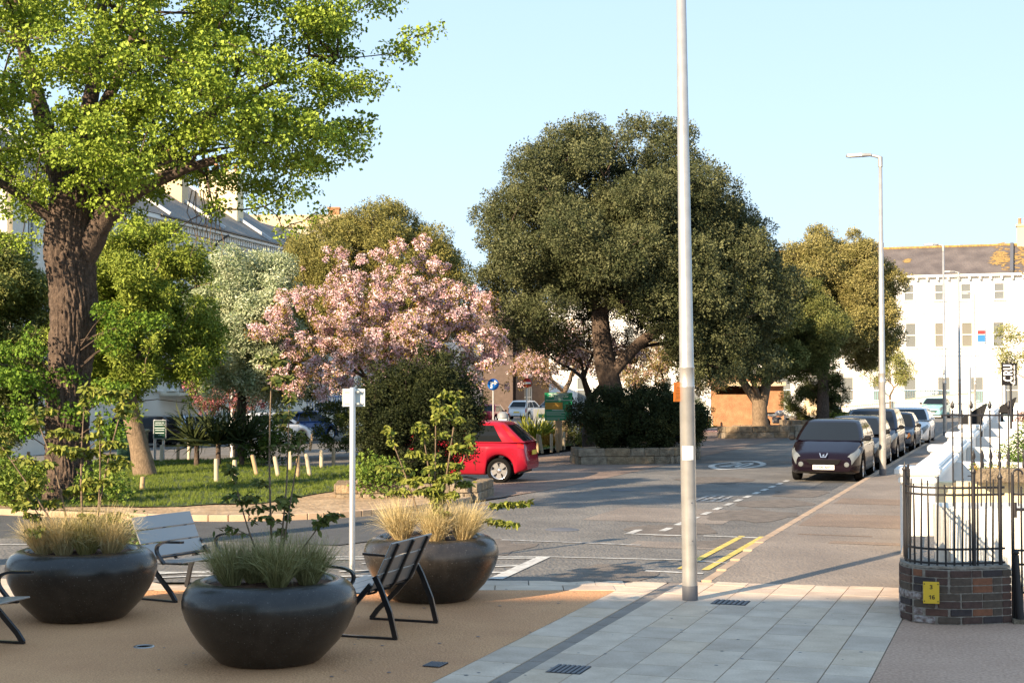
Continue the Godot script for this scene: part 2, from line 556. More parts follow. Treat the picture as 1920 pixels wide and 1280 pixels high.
	mat("galvanised", Color(0.56, 0.56, 0.55), 0.45, 0.75)
	tmat("lamp_grey", noise_map(256, [[105, 0.02, 4, 1.0]], Color(0.40, 0.385, 0.36), Color(0.52, 0.50, 0.47), 0.05), 1.6, 0.38)
	M.lamp_grey.metallic = 0.55
	mat("chair_paint", Color(0.045, 0.045, 0.048), 0.3, 0.7)
	mat("chair_slat", Color(0.34, 0.33, 0.32), 0.36, 0.6)
	mat("glass_dark", Color(0.012, 0.014, 0.016), 0.04)
	M.glass_dark.metallic_specular = 0.3
	mat("pane", Color(0.16, 0.17, 0.17), 0.06)
	mat("blind", Color(0.15, 0.145, 0.12), 0.6)
	mat("machine_grey", Color(0.22, 0.23, 0.24), 0.5)
	mat("rubber", Color(0.012, 0.012, 0.012), 0.75)
	mat("black_trim", Color(0.015, 0.015, 0.016), 0.5)
	M.rubber.metallic_specular = 0.08
	M.black_trim.metallic_specular = 0.2
	mat("alloy", Color(0.62, 0.62, 0.63), 0.25, 0.85)
	mat("lamp_clear", Color(0.16, 0.175, 0.18), 0.06, 0.1)
	mat("lamp_red", Color(0.45, 0.015, 0.015), 0.12)
	mat("lamp_amber", Color(0.70, 0.20, 0.02), 0.15)
	mat("plate_white", Color(0.78, 0.78, 0.74), 0.4)
	mat("plate_yellow", Color(0.75, 0.52, 0.04), 0.4)
	mat("ink", Color(0.01, 0.01, 0.01), 0.5)
	mat("orange_sign", Color(0.85, 0.22, 0.015), 0.5)
	mat("yellow_sign", Color(0.80, 0.50, 0.03), 0.5)
	mat("green_sign", Color(0.01, 0.26, 0.11), 0.4)
	mat("dark_green", Color(0.01, 0.05, 0.03), 0.4)
	mat("amber_sign", Color(0.62, 0.33, 0.04), 0.5)
	mat("blue_sign", Color(0.01, 0.15, 0.55), 0.4)
	mat("red_sign", Color(0.55, 0.015, 0.02), 0.4)
	mat("pale_sign", Color(0.62, 0.68, 0.66), 0.5)
	mat("pale_blue", Color(0.45, 0.62, 0.66), 0.6)
	mat("teal_paint", Color(0.22, 0.50, 0.52), 0.5)
	mat("blue_paint", Color(0.03, 0.14, 0.42), 0.4)
	mat("door_blue", Color(0.50, 0.62, 0.70), 0.5)
	mat("terracotta", Color(0.50, 0.22, 0.11), 0.8)
	mat("wood_post", Color(0.48, 0.40, 0.28), 0.85)
	mat("wood_post_b", Color(0.40, 0.28, 0.16), 0.85)
	mat("timber_deck", Color(0.42, 0.27, 0.14), 0.85)
	mat("lead", Color(0.12, 0.12, 0.13), 0.6)
	mat("plum", Color(0.007, 0.003, 0.006), 0.2, 0.0)
	mat("black_paint", Color(0.012, 0.012, 0.016), 0.22, 0.3)
	mat("navy", Color(0.010, 0.014, 0.030), 0.22, 0.3)
	mat("silver", Color(0.50, 0.52, 0.54), 0.28, 0.6)
	mat("car_white", Color(0.72, 0.72, 0.72), 0.25)
	mat("car_red", Color(0.33, 0.012, 0.028), 0.22, 0.1)
	mat("car_blue", Color(0.03, 0.07, 0.20), 0.22, 0.3)
	mat("car_mint", Color(0.22, 0.46, 0.46), 0.25, 0.1)
	for k in ["plum", "black_paint", "navy", "silver", "car_white", "car_red", "car_blue", "car_mint"]:
		M[k].clearcoat_enabled = true
		M[k].clearcoat = 0.4
		M[k].metallic_specular = 0.25
		M[k].clearcoat_roughness = 0.05
	for k in [["leaf", 0.5, 0.45], ["leaf_gloss", 0.5, 0.15], ["petal", 0.7, 0.30], ["blade", 0.6, 0.25]]:
		var m := mat(k[0], Color(1, 1, 1), k[1])
		m.vertex_color_use_as_albedo = true
		m.metallic_specular = 0.2
		m.cull_mode = BaseMaterial3D.CULL_DISABLED
		m.backlight_enabled = true
		m.backlight = Color(k[2], k[2], k[2] * 0.5)

func build_ground():
	var st := S()
	sheet(st, [Vector2(-700, -80), Vector2(700, -80), Vector2(700, 1200), Vector2(-700, 1200)], -0.09, 40.0)
	setting(part(st, "ground", M.footway))
	# car park and the land behind it
	st = S()
	sheet(st, [Vector2(-45, 34), Vector2(-14, 34), Vector2(-7.5, 42.5), Vector2(-1.8, 50.0), Vector2(8.5, 73.0), Vector2(25.5, 121), Vector2(10, 150), Vector2(-45, 150)], 0.0, 3.0)
	setting(part(st, "car_park", M.asphalt))
	# the road with its side street
	var right := []
	var left := []
	for s in [17.15, 40.0, 80.0, 116.0]: right.append(Vector2(s * ST - 3.74 * CT, s * CT + 3.74 * ST))
	for s in [116.0, 60.0, 34.0]: left.append(Vector2(s * ST - 10.1 * CT, s * CT + 10.1 * ST))
	var corner := [Vector2(0.72, 32.4), Vector2(-0.7, 29.2), Vector2(-1.7, 27.7), Vector2(-2.5, 26.6), Vector2(-3.4, 25.95), Vector2(-5.05, 25.75), Vector2(-7.1, 26.55), Vector2(-10.1, 28.2), Vector2(-24, 37)]
	st = S()
	sheet(st, [Vector2(-24, 23.5), Vector2(-6.5, 18.0), Vector2(-4.5, 17.45)] + right + left + corner, 0.0, 4.0)
	var road := setting(part(st, "road", M.asphalt))
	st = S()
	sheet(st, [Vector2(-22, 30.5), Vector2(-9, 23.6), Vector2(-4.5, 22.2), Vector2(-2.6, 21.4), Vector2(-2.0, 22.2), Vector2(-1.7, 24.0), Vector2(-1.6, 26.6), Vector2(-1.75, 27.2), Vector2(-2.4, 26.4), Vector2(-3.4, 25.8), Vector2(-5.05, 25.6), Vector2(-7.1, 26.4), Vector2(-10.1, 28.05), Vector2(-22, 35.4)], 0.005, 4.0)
	part(st, "dark_asphalt", M.asphalt_dark, road)  # darker asphalt tone laid over the side street
	for q in [[24.4, 27.2, -7.4, -4.9], [20.6, 21.4, -5.6, -4.1], [33.0, 52.0, -4.7, -4.15]]:
		st = S()
		sheet(st, band(q[0], q[1], q[2], q[3]), 0.004)
		part(st, "asphalt_patch", M.footway if q[0] < 30 else M.asphalt_dark, road)
	for q in [[-0.6, 21.0, 1.3], [2.6, 23.6, 1.0], [4.4, 26.3, 1.2], [5.2, 28.9, 1.1], [6.3, 31.6, 0.9], [1.2, 18.3, 0.9], [3.3, 21.7, 0.8], [-1.4, 23.4, 0.9], [7.9, 44.0, 1.2], [5.0, 36.0, 1.3]]:
		var po := []
		for k in 22:
			var a := TAU * k / 22.0
			var rr: float = q[2] * (1.0 + 0.55 * ramp_noise.get_noise_2d(cos(a) * 40.0 + q[0] * 60.0, sin(a) * 40.0 + q[1] * 60.0)) * r(0.85, 1.1)
			po.append(Vector2(q[0] + rr * (cos(a) * 0.7 + sin(a) * 0.25), q[1] + rr * (sin(a) * 1.0 - cos(a) * 0.1)))
		st = S()
		sheet(st, po, 0.006)
		part(st, "worn_patch", M.asphalt_worn, road)
	for q in [[22.6, -7.2], [31.5, -8.6], [48.0, -6.6]]:
		st = S()
		lathe(st, [Vector2(0.0, 0.010), Vector2(0.27, 0.010), Vector2(0.29, 0.004)], 24, W(q[0], q[1]))
		part(st, "manhole_cover", M.lead, road)
	# markings
	for i in 40:
		var s0: float = 22.9 + i * 1.05
		if i > 12 and i < 26: continue
		st = S()
		sheet(st, band(s0, s0 + 0.58, -5.65, -5.53), 0.009)
		part(st, "parking_bay_dash", M.road_white, road)
	for q in [[22.25, 22.36, -6.05, -4.95], [22.3, 23.0, -6.05, -5.93], [20.75, 20.85, -7.6, -5.4], [22.35, 22.46, -4.8, -3.95], [17.9, 18.0, -4.6, -3.85]]:
		st = S()
		sheet(st, band(q[0], q[1], q[2], q[3]), 0.009)
		part(st, "white_line", M.road_white_worn if q[0] > 20.5 and q[0] < 21 else M.road_white, road)
	for q in [-4.27, -3.95]:
		st = S()
		sheet(st, band(18.3, 22.6, q, q + 0.10), 0.009)
		part(st, "double_yellow_line", M.road_yellow, road)
	var cross := [[-2.6, 19.95, 0.55, 19.95, 0.07], [0.55, 19.95, 2.3, 19.6, 0.07], [2.3, 19.6, 3.1, 19.1, 0.07], [0.45, 19.98, -0.2, 17.68, 0.18],
		[-2.4, 19.7, 0.3, 19.8, 0.09], [-2.2, 18.4, 0.25, 19.0, 0.10], [-2.0, 19.2, 0.1, 19.02, 0.07], [-2.2, 17.9, -0.05, 18.3, 0.10], [-1.8, 18.6, 0.0, 18.28, 0.07],
		[-5.4, 18.55, -3.4, 18.2, 0.09], [-5.2, 17.95, -3.6, 18.5, 0.10], [-4.4, 17.8, -3.0, 18.2, 0.09], [-24, 25.1, -4.6, 21.6, 0.10]]
	for q in cross:
		var a := Vector2(q[0], q[1])
		var b := Vector2(q[2], q[3])
		var n: Vector2 = (b - a).orthogonal().normalized() * q[4] * 0.5
		st = S()
		sheet(st, [a - n, b - n, b + n, a + n], 0.009 + 0.0002 * cross.find(q))
		part(st, "junction_line", M.road_white, road)
	var ring := S()
	ring.set_smooth_group(1)
	for k in 40:
		var q := []
		for e in [[k, 1.0], [k + 1, 1.0], [k + 1, 0.78], [k, 0.78]]:
			var a: float = TAU * e[0] / 40.0
			var f: float = 1.0 + 0.25 * pow(absf(sin(a)), 6.0)
			q.append(W(42.4 + 2.0 * e[1] * f * sin(a), -8.05 + 0.78 * e[1] * cos(a), 0.009))
		quad(ring, q[0], q[3], q[2], q[1])
	part(ring, "speed_roundel", M.road_white, road)
	var flat_b := Basis(Vector3(CT, 0, ST), Vector3(ST, 0, -CT) * 2.6, Vector3(0, 1, 0))
	letters("20", 0.85, M.road_white, road, Transform3D(flat_b, W(42.4, -8.05, 0.008)), 0.72)
	# worn lettering beside the bays: only strokes are left of it
	for q in [[29.0, 29.12, -6.5, -5.85], [30.5, 30.62, -6.4, -5.8], [29.75, 29.86, -6.35, -5.85]]:
		st = S()
		sheet(st, band(q[0], q[1], q[2], q[3]), 0.009)
		part(st, "worn_stroke", M.road_white_worn, road)
	for q in [-6.45, -6.3, -6.12, -5.95]:
		st = S()
		sheet(st, band(29.15, 30.48, q, q + 0.07), 0.009)
		part(st, "worn_stroke", M.road_white_worn, road)
	# block paved lay-by, verge and lawns
	st = S()
	sheet(st, [Vector2(-1.2, 28.6), Vector2(0.72, 32.4)] + [band(34, 112, -10.1, -17)[0], band(34, 112, -10.1, -17)[1], band(34, 112, -10.1, -17)[2]] + [Vector2(1.4, 51.5), Vector2(-2.7, 42.5), Vector2(-3.2, 34.0), Vector2(-3.0, 31.0)], 0.006, 3.0)
	setting(part(st, "block_paved_layby", M.block_paving))
	st = S()
	sheet(st, [Vector2(-2.4, 26.85), Vector2(-1.2, 28.6), Vector2(-3.0, 31.0), Vector2(-3.1, 33.0), Vector2(-6.5, 33.5), Vector2(-12, 31), Vector2(-24, 38), Vector2(-24, 37.2), Vector2(-10.1, 28.4), Vector2(-7.1, 26.75), Vector2(-5.05, 25.95), Vector2(-3.4, 26.15)], 0.10, 0.7, 0.05)
	setting(part(st, "soil_verge", M.soil))
	var lawn_poly := [Vector2(-3.2, 33.2), Vector2(-2.9, 42.4), Vector2(-7.5, 42.6), Vector2(-8.2, 49), Vector2(-14, 49.5), Vector2(-24, 47), Vector2(-24, 37.6), Vector2(-12, 30.0), Vector2(-8.6, 28.3), Vector2(-6.4, 27.9), Vector2(-5.0, 28.7), Vector2(-4.2, 31.0)]
	st = S()
	sheet(st, lawn_poly, 0.125, 0.7, 0.06)
	setting(part(st, "lawn", M.lawn_soil))
	var strip_poly := band(50, 104, -17.2, -21.5)
	st = S()
	sheet(st, strip_poly, 0.06, 2.0, 0.05)
	setting(part(st, "lawn_strip", M.lawn_soil))
	var blade := S()
	blade.set_smooth_group(-1)
	for i in 9:
		var a := i * 2.4
		var p := Vector3(cos(a), 0, sin(a)) * r(0.0, 0.05)
		var w := Vector3(-sin(a), 0, cos(a)) * 0.006
		var tip := p * 1.9 + Vector3(cos(a), 0, sin(a)) * r(0.0, 0.05) + Vector3(0, r(0.08, 0.16), 0)
		blade.set_color(Color.WHITE * r(0.8, 1.2))
		tri(blade, p - w, tip, p + w)
	var tuft := mesh_of(blade)
	for q in [[lawn_poly, 26000, "lawn_grass", 0.125, 0.06, "short lush grass growing on the park lawn"], [strip_poly, 9000, "strip_grass", 0.06, 0.05, "short grass on the strip behind the wooden posts"]]:
		var pv := PackedVector2Array(q[0])
		var lo := pv[0]
		var hi := pv[0]
		for p in pv:
			lo = lo.min(p)
			hi = hi.max(p)
		var pts := []
		var dirs := []
		while pts.size() < q[1]:
			var p := Vector2(r(lo.x, hi.x), r(lo.y, hi.y))
			if not Geometry2D.is_point_in_polygon(p, pv): continue
			pts.append(G(p.x, p.y, q[3] + q[4] * ramp_noise.get_noise_2d(p.x * 18.0, p.y * 18.0) - 0.01))
			dirs.append(Vector3(r(-0.2, 0.2), 1, r(-0.2, 0.2)).normalized())
		var g := scatter(q[2], tuft, M.blade, null, pts, dirs, 0.4, 0.85, Color(0.06, 0.10, 0.014), Color(0.21, 0.26, 0.05), 1.0)
		stuff(tag(g, q[5], "grass"))
	# footway on the right with its kerb
	st = S()
	sheet(st, band(20.6, 60, -3.6, 2.5), 0.10)
	sheet(st, band(60, 118, -3.6, 2.5), 0.10)
	st.set_smooth_group(1)
	quad(st, W(17.1, -3.6, 0.0), W(20.6, -3.6, 0.10), W(20.6, 2.5, 0.10), W(17.9, 2.5, 0.0))
	var foot := setting(part(st, "footway", M.footway))
	for q in [[21.1, 21.45, -2.7, -0.9], [23.6, 25.9, -3.5, -1.6], [28.2, 29.6, -3.5, -1.6], [22.2, 22.32, -3.3, -2.2]]:
		st = S()
		sheet(st, band(q[0], q[1], q[2], q[3]), 0.104)
		part(st, "footway_patch", M.footway_b, foot)
	var kerbs := setting(Node3D.new())
	kerbs.name = "kerb"
	add_child(kerbs)
	st = S()
	bev(st, Vector3.ZERO, Vector3(0.14, 0.26, 0.905), 0.012)
	var kerb_mesh := mesh_of(st)
	for i in 50:
		var s0 := 17.75 + i * 0.915
		var lift := clampf((s0 - 17.4) / 3.6, 0.06, 1.0) * 0.10
		inst("kerb_stone", kerb_mesh, M.kerb if i % 3 else M.kerb_b, kerbs, Transform3D(Basis(Vector3.UP, A), W(s0, -3.67, lift - 0.127)))
	st = S()
	box(st, W(89.7, -3.67, -0.03), Vector3(0.14, 0.26, 52.5), Basis(Vector3.UP, A))
	part(st, "kerb_run", M.kerb, kerbs)
	var line := []
	for p in [Vector2(-24, 37.05), Vector2(-10.1, 28.3), Vector2(-7.1, 26.62), Vector2(-5.05, 25.82), Vector2(-3.4, 26.03), Vector2(-2.45, 26.72), Vector2(-1.65, 27.8), Vector2(-0.9, 29.3)]: line.append(G(p.x, p.y))
	line = curve(line, 5)
	for i in line.size() - 1:
		var a: Vector3 = line[i]
		var b: Vector3 = line[i + 1]
		var sk := S()
		bev(sk, Vector3.ZERO, Vector3(0.15, 0.26, a.distance_to(b) - 0.006), 0.012)
		inst("kerb_stone", mesh_of(sk), M.kerb if i % 3 else M.kerb_b, kerbs, Transform3D(Basis.looking_at(b - a), a.lerp(b, 0.5) + Vector3(0, -0.015, 0)))
	# resin plaza, slab paving, pink paving
	st = S()
	sheet(st, [Vector2(-16, -6), Vector2(-6.92, -6), Vector2(1.19, 16.72), Vector2(-3.9, 16.95), Vector2(-5.3, 15.9), Vector2(-7.5, 14.2), Vector2(-16, 13.2)], 0.0)
	setting(part(st, "plaza", M.resin))
	st = S()
	sheet(st, [Vector2(-16, 13.2), Vector2(-7.5, 14.2), Vector2(-5.3, 15.9), Vector2(-3.9, 16.95), Vector2(-4.5, 17.6), Vector2(-6.5, 18.0), Vector2(-24, 23.5), Vector2(-24, 13.2)], 0.004)
	setting(part(st, "side_footway", M.slab))
	st = S()
	sheet(st, band(-4, 18.2, -4.5, -1.2), -0.03)
	sheet(st, [Vector2(-4.5, 16.6), Vector2(1.6, 16.6), Vector2(2.3, 17.7), Vector2(-4.5, 17.7)], -0.032)
	var paving := setting(part(st, "paving", M.joint))
	st = S()
	sheet(st, [Vector2(0.9, 16.76), Vector2(1.7, 16.76), Vector2(1.9, 17.52), Vector2(0.9, 17.52)], -0.004)
	part(st, "slab_infill", M.slab, paving)
	st = S()
	bev(st, Vector3.ZERO, Vector3(1, 0.05, 1), 0.004)
	var unit := mesh_of(st)
	var mats := [M.slab, M.slab, M.slab_b, M.slab_c]
	var courses := [[-4.49, -4.08, 0], [-4.07, -3.93, 1]]
	for i in 7: courses.append([-3.92 + i * 0.3886, -3.92 + (i + 1) * 0.3886 - 0.008, 0])
	for c in courses:
		var s0 := 2.0 + r(0.0, 0.5)
		var s_end: float = (17.5 + c[0] * ST) / CT
		while s0 < s_end:
			var l: float = [0.45, 0.6, 0.75][rng.randi() % 3] if c[2] == 0 else 0.5
			if s0 + l > s_end - 0.25: l = s_end - s0
			if l < 0.1: break
			var b := Basis(Vector3.UP, A) * Basis.from_scale(Vector3(c[1] - c[0], 1, l - 0.010))
			inst("slab" if c[2] == 0 else "channel_block", unit, mats[rng.randi() % 4] if c[2] == 0 else M.drain_slab, paving, Transform3D(b, W(s0 + l / 2, (c[0] + c[1]) / 2, -0.021 + r(-0.001, 0.001) - (0.006 if c[2] else 0.0))))
			s0 += l
	for row in 2:
		var x := -4.2 + row * 0.4
		var x_end: float = [1.205, 1.347][row]
		while x < x_end - 0.1:
			var l := minf(0.8, x_end - x)
			inst("slab", unit, mats[rng.randi() % 4], paving, Transform3D(Basis.from_scale(Vector3(l - 0.010, 1, 0.393)), Vector3(x + l / 2, -0.022, -(16.96 + row * 0.4))))
			x += l
	st = S()
	for i in 90:
		var p := W(r(8, 17), r(-7.5, -1.4), 0.0065)
		lathe(st, [Vector2(0.0, 0.001), Vector2(r(0.008, 0.02), 0.0)], 7, p)
	stuff(part(st, "trodden_gum", M.lead, paving))
	st = S()
	sheet(st, band(-4, 17.9, -1.2, 8.0), 0.0)
	setting(part(st, "forecourt", M.resin_pink))

# ---------- buildings
func holed(st, x0: float, x1: float, y0: float, y1: float, holes: Array, z: float, deep: float):   # wall face with real openings (x0, x1, y0, y1)
	st.set_smooth_group(-1)
	var xs := [x0, x1]
	var ys := [y0, y1]
	for h in holes:
		xs.append(h[0]); xs.append(h[1]); ys.append(h[2]); ys.append(h[3])
	xs.sort()
	ys.sort()
	for i in xs.size() - 1:
		if xs[i + 1] - xs[i] < 0.001: continue
		for j in ys.size() - 1:
			if ys[j + 1] - ys[j] < 0.001: continue
			var mx: float = (xs[i] + xs[i + 1]) / 2
			var my: float = (ys[j] + ys[j + 1]) / 2
			var inside := false
			for h in holes:
				if mx > h[0] and mx < h[1] and my > h[2] and my < h[3]: inside = true
			if not inside: quad(st, Vector3(xs[i], ys[j], z), Vector3(xs[i], ys[j + 1], z), Vector3(xs[i + 1], ys[j + 1], z), Vector3(xs[i + 1], ys[j], z))
	for h in holes:
		var p := [Vector3(h[0], h[2], z), Vector3(h[1], h[2], z), Vector3(h[1], h[3], z), Vector3(h[0], h[3], z)]
		for k in 4:
			var a: Vector3 = p[k]
			var b: Vector3 = p[(k + 1) % 4]
			var o := Vector3(0, 0, -deep)
			quad(st, a, b, b + o, a + o)
func window(h: Array, z: float, parent: Node, frame: Material, pane: Material, bars := 1, sill := true):   # sash window set back in its opening
	var w: float = h[1] - h[0]
	var t: float = h[3] - h[2]
	var st := S()
	var e := 0.06
	for q in [[h[0] + e / 2, (h[2] + h[3]) / 2, e, t], [h[1] - e / 2, (h[2] + h[3]) / 2, e, t], [(h[0] + h[1]) / 2, h[2] + e / 2, w - 2 * e, e], [(h[0] + h[1]) / 2, h[3] - e / 2, w - 2 * e, e], [(h[0] + h[1]) / 2, (h[2] + h[3]) / 2, w - 2 * e, 0.06]]:
		box(st, Vector3(q[0], q[1], z), Vector3(q[2], q[3], 0.07))
	for k in bars - 1:
		for s in [-1, 1]:
			box(st, Vector3(h[0] + w * (k + 1.0) / bars, (h[2] + h[3]) / 2 + s * (t / 4 - 0.005), z), Vector3(0.04, t / 2 - 0.11, 0.05))
	var f := part(st, "window", frame, parent)
	st = S()
	box(st, Vector3((h[0] + h[1]) / 2, (h[2] + h[3]) / 2, z - 0.045), Vector3(w - 0.02, t - 0.02, 0.012))
	part(st, "pane", pane, f)
	if sill:
		st = S()
		bev(st, Vector3((h[0] + h[1]) / 2, h[2] - 0.05, z + 0.13), Vector3(w + 0.2, 0.09, 0.24), 0.01)
		part(st, "sill", frame, f)
func arch_ring(st, cx: float, cy: float, rad: float, w: float, z: float, legs: float):
	var pts := [Vector3(cx - rad, cy - legs, z)]
	for k in 13: pts.append(Vector3(cx - rad * cos(PI * k / 12), cy + rad * sin(PI * k / 12), z))
	pts.append(Vector3(cx + rad, cy - legs, z))
	strap(st, pts, 0.08, w, Vector3(0, 0, 1))
func gable_roof(st, x0: float, x1: float, eave: float, ridge: float, z0: float, zr: float, z1: float):
	st.set_smooth_group(-1)
	var a := [Vector3(x0, eave, z0), Vector3(x0, ridge, zr), Vector3(x0, eave, z1)]
	var b := [Vector3(x1, eave, z0), Vector3(x1, ridge, zr), Vector3(x1, eave, z1)]
	quad(st, a[0], a[1], b[1], b[0])
	quad(st, a[1], a[2], b[2], b[1])
	tri(st, a[0], a[2], a[1])
	tri(st, b[0], b[1], b[2])
	quad(st, a[0], b[0], b[2], a[2])
func chimney(parent: Node, c: Vector3, z: Vector3, m: Material, pots: int, along_x: bool):
	var st := S()
	bev(st, c, z, 0.02)
	bev(st, c + Vector3(0, z.y / 2 + 0.1, 0), Vector3(z.x + 0.18, 0.2, z.z + 0.18), 0.03)
	var o := part(st, "chimney", m, parent)
	for i in pots:
		st = S()
		var f := (i + 0.5) / pots - 0.5
		var p := c + Vector3(f * z.x if along_x else 0.0, z.y / 2 + 0.2, 0.0 if along_x else f * z.z)
		lathe(st, [Vector2(0.14, 0), Vector2(0.11, 0.42), Vector2(0.14, 0.45), Vector2(0.13, 0.52), Vector2(0.09, 0.52), Vector2(0.08, 0.3)], 10, p)
		part(st, "chimney_pot", M.terracotta, o)

func build_houses():
	# white terrace closing the street
	var h := thing("white_terrace", "long white rendered terrace with slate roof closing the far end of the street", "building", W(118.8, 0), A)
	var top := []
	var mid := []
	var low := []
	for t in [-8.72, -6.37, -4.38, -1.88, 0.5, 2.7, 4.9, 7.1, 9.3]: top.append([t - 0.4, t + 0.4, 9.05, 10.35])
	for t in [-8.6, -6.36, -4.32, -1.97, 0.5, 2.7, 4.9, 7.1, 9.3]: mid.append([t - 0.43, t + 0.43, 5.33, 7.3])
	for i in 12:
		var t := -11.1 - i * 2.3
		top.append([t - 0.4, t + 0.4, 9.05, 10.35])
		mid.append([t - 0.43, t + 0.43, 5.33, 7.3])
	for t in [-11.1, -8.7, -6.1, -3.6, -1.0, 1.6, 4.2, 6.8, 9.4, -13.6, -16.1, -18.6, -21.1, -23.6, -26.1, -28.6, -31.1, -33.6, -36.0]: low.append([t - 0.5, t + 0.5, 0.9, 3.0])
	var st := S()
	holed(st, -39, 12, -1.0, 10.9, top + mid + low, 0.0, 0.22)
	box(st, Vector3(-13.5, 4.9, -5.15), Vector3(51, 11.9, 9.6))
	part(st, "wall", M.stucco, h)
	for q in top: window(q, -0.1, h, M.white_paint, M.pane)
	for q in mid: window(q, -0.1, h, M.white_paint, M.blind if absf(q[0] + 6.79) < 0.1 or absf(q[0] + 4.75) < 0.1 else M.pane)
	for q in low: window(q, -0.1, h, M.white_paint, M.pane, 1, false)
	st = S()
	for q in low: arch_ring(st, (q[0] + q[1]) / 2, 3.1, 0.78, 0.14, 0.03, 2.2)
	part(st, "arch_moulding", M.white_paint, h)
	st = S()
	box(st, Vector3(-13.5, 4.75, 0.06), Vector3(51, 0.16, 0.12))
	box(st, Vector3(-13.5, 4.98, 0.04), Vector3(51, 0.06, 0.08))
	box(st, Vector3(-13.5, 8.1, 0.05), Vector3(51, 0.14, 0.10))
	part(st, "string_course", M.white_paint, h)
	st = S()
	box(st, Vector3(-13.5, 11.0, 0.2), Vector3(51.2, 0.22, 0.4))
	for i in 64: box(st, Vector3(-38.5 + i * 0.8, 10.76, 0.17), Vector3(0.16, 0.26, 0.34))
	part(st, "cornice", M.white_paint, h)
	st = S()
	gable_roof(st, -39.1, 12.1, 11.1, 13.75, 0.45, -5.2, -10.6)
	var roof := part(st, "roof", M.slate, h)
	st = S()
	tube(st, [Vector3(-39, 13.78, -5.2), Vector3(12, 13.78, -5.2)], [0.12, 0.12], 6)
	part(st, "ridge_tiles", M.lichen, roof)
	for q in [[-0.95, 0.22, M.slate], [-8.0, 0.0, null]]:
		if q[2]:
			st = S()
			var n := Vector3(0, 5.65, 2.65).normalized()
			box(st, Vector3(q[0], 12.43, -2.37) + n * 0.1, Vector3(0.25, 6.25, 0.22), Basis(Vector3.RIGHT, -1.132))
			part(st, "party_wall", M.lead, roof)
	for q in [[-1.6, 0.6, 3.6, 0.16], [-2.1, 0.4, 2.6, 0.15], [-0.35, 0.8, 5.4, 0.16], [0.5, 0.7, 4.4, 0.15], [-9.0, 0.22, 0.7, 0.1]]:   # lichen on the slates
		st = S()
		st.set_smooth_group(-1)
		var n := Vector3(0, 5.65, 2.65).normalized()
		var dn := Vector3(0, -2.65, 5.65).normalized()
		for k in 70:
			var p: Vector3 = Vector3(q[0] + rng.randfn() * q[1] * 0.45, 12.5, -2.53) + dn * rng.randfn() * q[2] * 0.33 + n * (0.012 + k * 0.0002)
			p = Vector3(p.x, p.y, p.z)
			var w := r(0.08, 0.3)
			quad(st, p + Vector3(-w, 0, 0), p - dn * q[3], p + Vector3(w, 0, 0), p + dn * q[3])
		stuff(part(st, "lichen", M.lichen, roof))
	chimney(h, Vector3(0.1, 14.2, -5.2), Vector3(1.3, 2.0, 0.8), M.sandstone, 3, true)
	var b = tag(inst("agent_board", null, null), "red and blue estate agent board on the white terrace wall", "sign")
	b.position = W(118.62, -3.24, 6.3)
	b.rotation.y = A
	st = S()
	box(st, Vector3.ZERO, Vector3(0.58, 1.28, 0.06))
	b.mesh = mesh_of(st)
	b.material_override = M.white_paint
	for q in [[0.18, 0.3, M.red_sign], [-0.28, 0.55, M.blue_sign]]:
		st = S()
		box(st, Vector3(0, q[0], 0.034), Vector3(0.56, q[1], 0.008))
		part(st, "panel", q[2], b)
	# steps, ramp wall and railings before it
	st = S()
	var steps := thing("stone_steps", "sandy stone steps rising beside the round bush to the white terrace", "steps", W(112.5, -15.4), A)
	for i in 8:
		st = S()
		bev(st, Vector3(0, 0.08 + i * 0.17, -i * 0.32 - 1.2), Vector3(2.0, 0.17, 2.4), 0.01)
		part(st, "step", M.sandstone, steps)
	var ramp := thing("ramp_wall", "low white curving wall of the ramp before the white terrace", "wall", W(111.5, 0), A)
	st = S()
	prism(st, [Vector2(-13.2, 0), Vector2(-3.5, 0), Vector2(-3.5, 1.75), Vector2(-7.0, 1.45), Vector2(-10.0, 0.95), Vector2(-13.2, 0.65)], -0.12, 0.12)
	part(st, "wall", M.stucco, ramp)
	st = S()
	for p in [[-13.2, 0.65, -10.0, 0.95], [-10.0, 0.95, -7.0, 1.45], [-7.0, 1.45, -3.5, 1.75]]:
		var a := Vector3(p[0], p[1] + 0.04, 0)
		var c := Vector3(p[2], p[3] + 0.04, 0)
		strap(st, [a, c], 0.34, 0.08, Vector3(0, 0, 1))
	part(st, "coping", M.sandstone, ramp)
	var rl := thing("white_railing", "thin white railing standing along the ramp wall", "railing", W(110.9, 0), A)
	st = S()
	for i in 62: rod(st, Vector3(-13.0 + i * 0.16, 0, 0), Vector3(-13.0 + i * 0.16, 1.2, 0), 0.012, 0.012, 4)
	stuff(part(st, "bars", M.pale_blue, rl))
	st = S()
	box(st, Vector3(-8.1, 1.2, 0), Vector3(9.8, 0.05, 0.05))
	part(st, "rail", M.pale_blue, rl)
	rl = thing("teal_railing", "teal painted iron railing in front of the white terrace arches", "railing", W(116.4, 0), A)
	st = S()
	for i in 80: rod(st, Vector3(-12.3 + i * 0.13, 0.2, 0), Vector3(-12.3 + i * 0.13, 2.0, 0), 0.018, 0.018, 4)
	stuff(part(st, "bars", M.teal_paint, rl))
	st = S()
	for y in [0.45, 1.9]: box(st, Vector3(-7.1, y, 0), Vector3(10.4, 0.06, 0.05))
	part(st, "rail", M.teal_paint, rl)
	st = S()
	box(st, Vector3(-7.1, 0.1, -1), Vector3(10.8, 0.8, 2.4))
	part(st, "plinth", M.stucco, rl)
	# buildings and woods that stand above the roofs
	st = S()
	box(st, Vector3(36.4, 7.6, -150), Vector3(3.4, 18.6, 6))
	tag(part(st, "roof_tower", M.lead), "dark grey flat topped block rising behind the oak", "building")
	var hill := S()
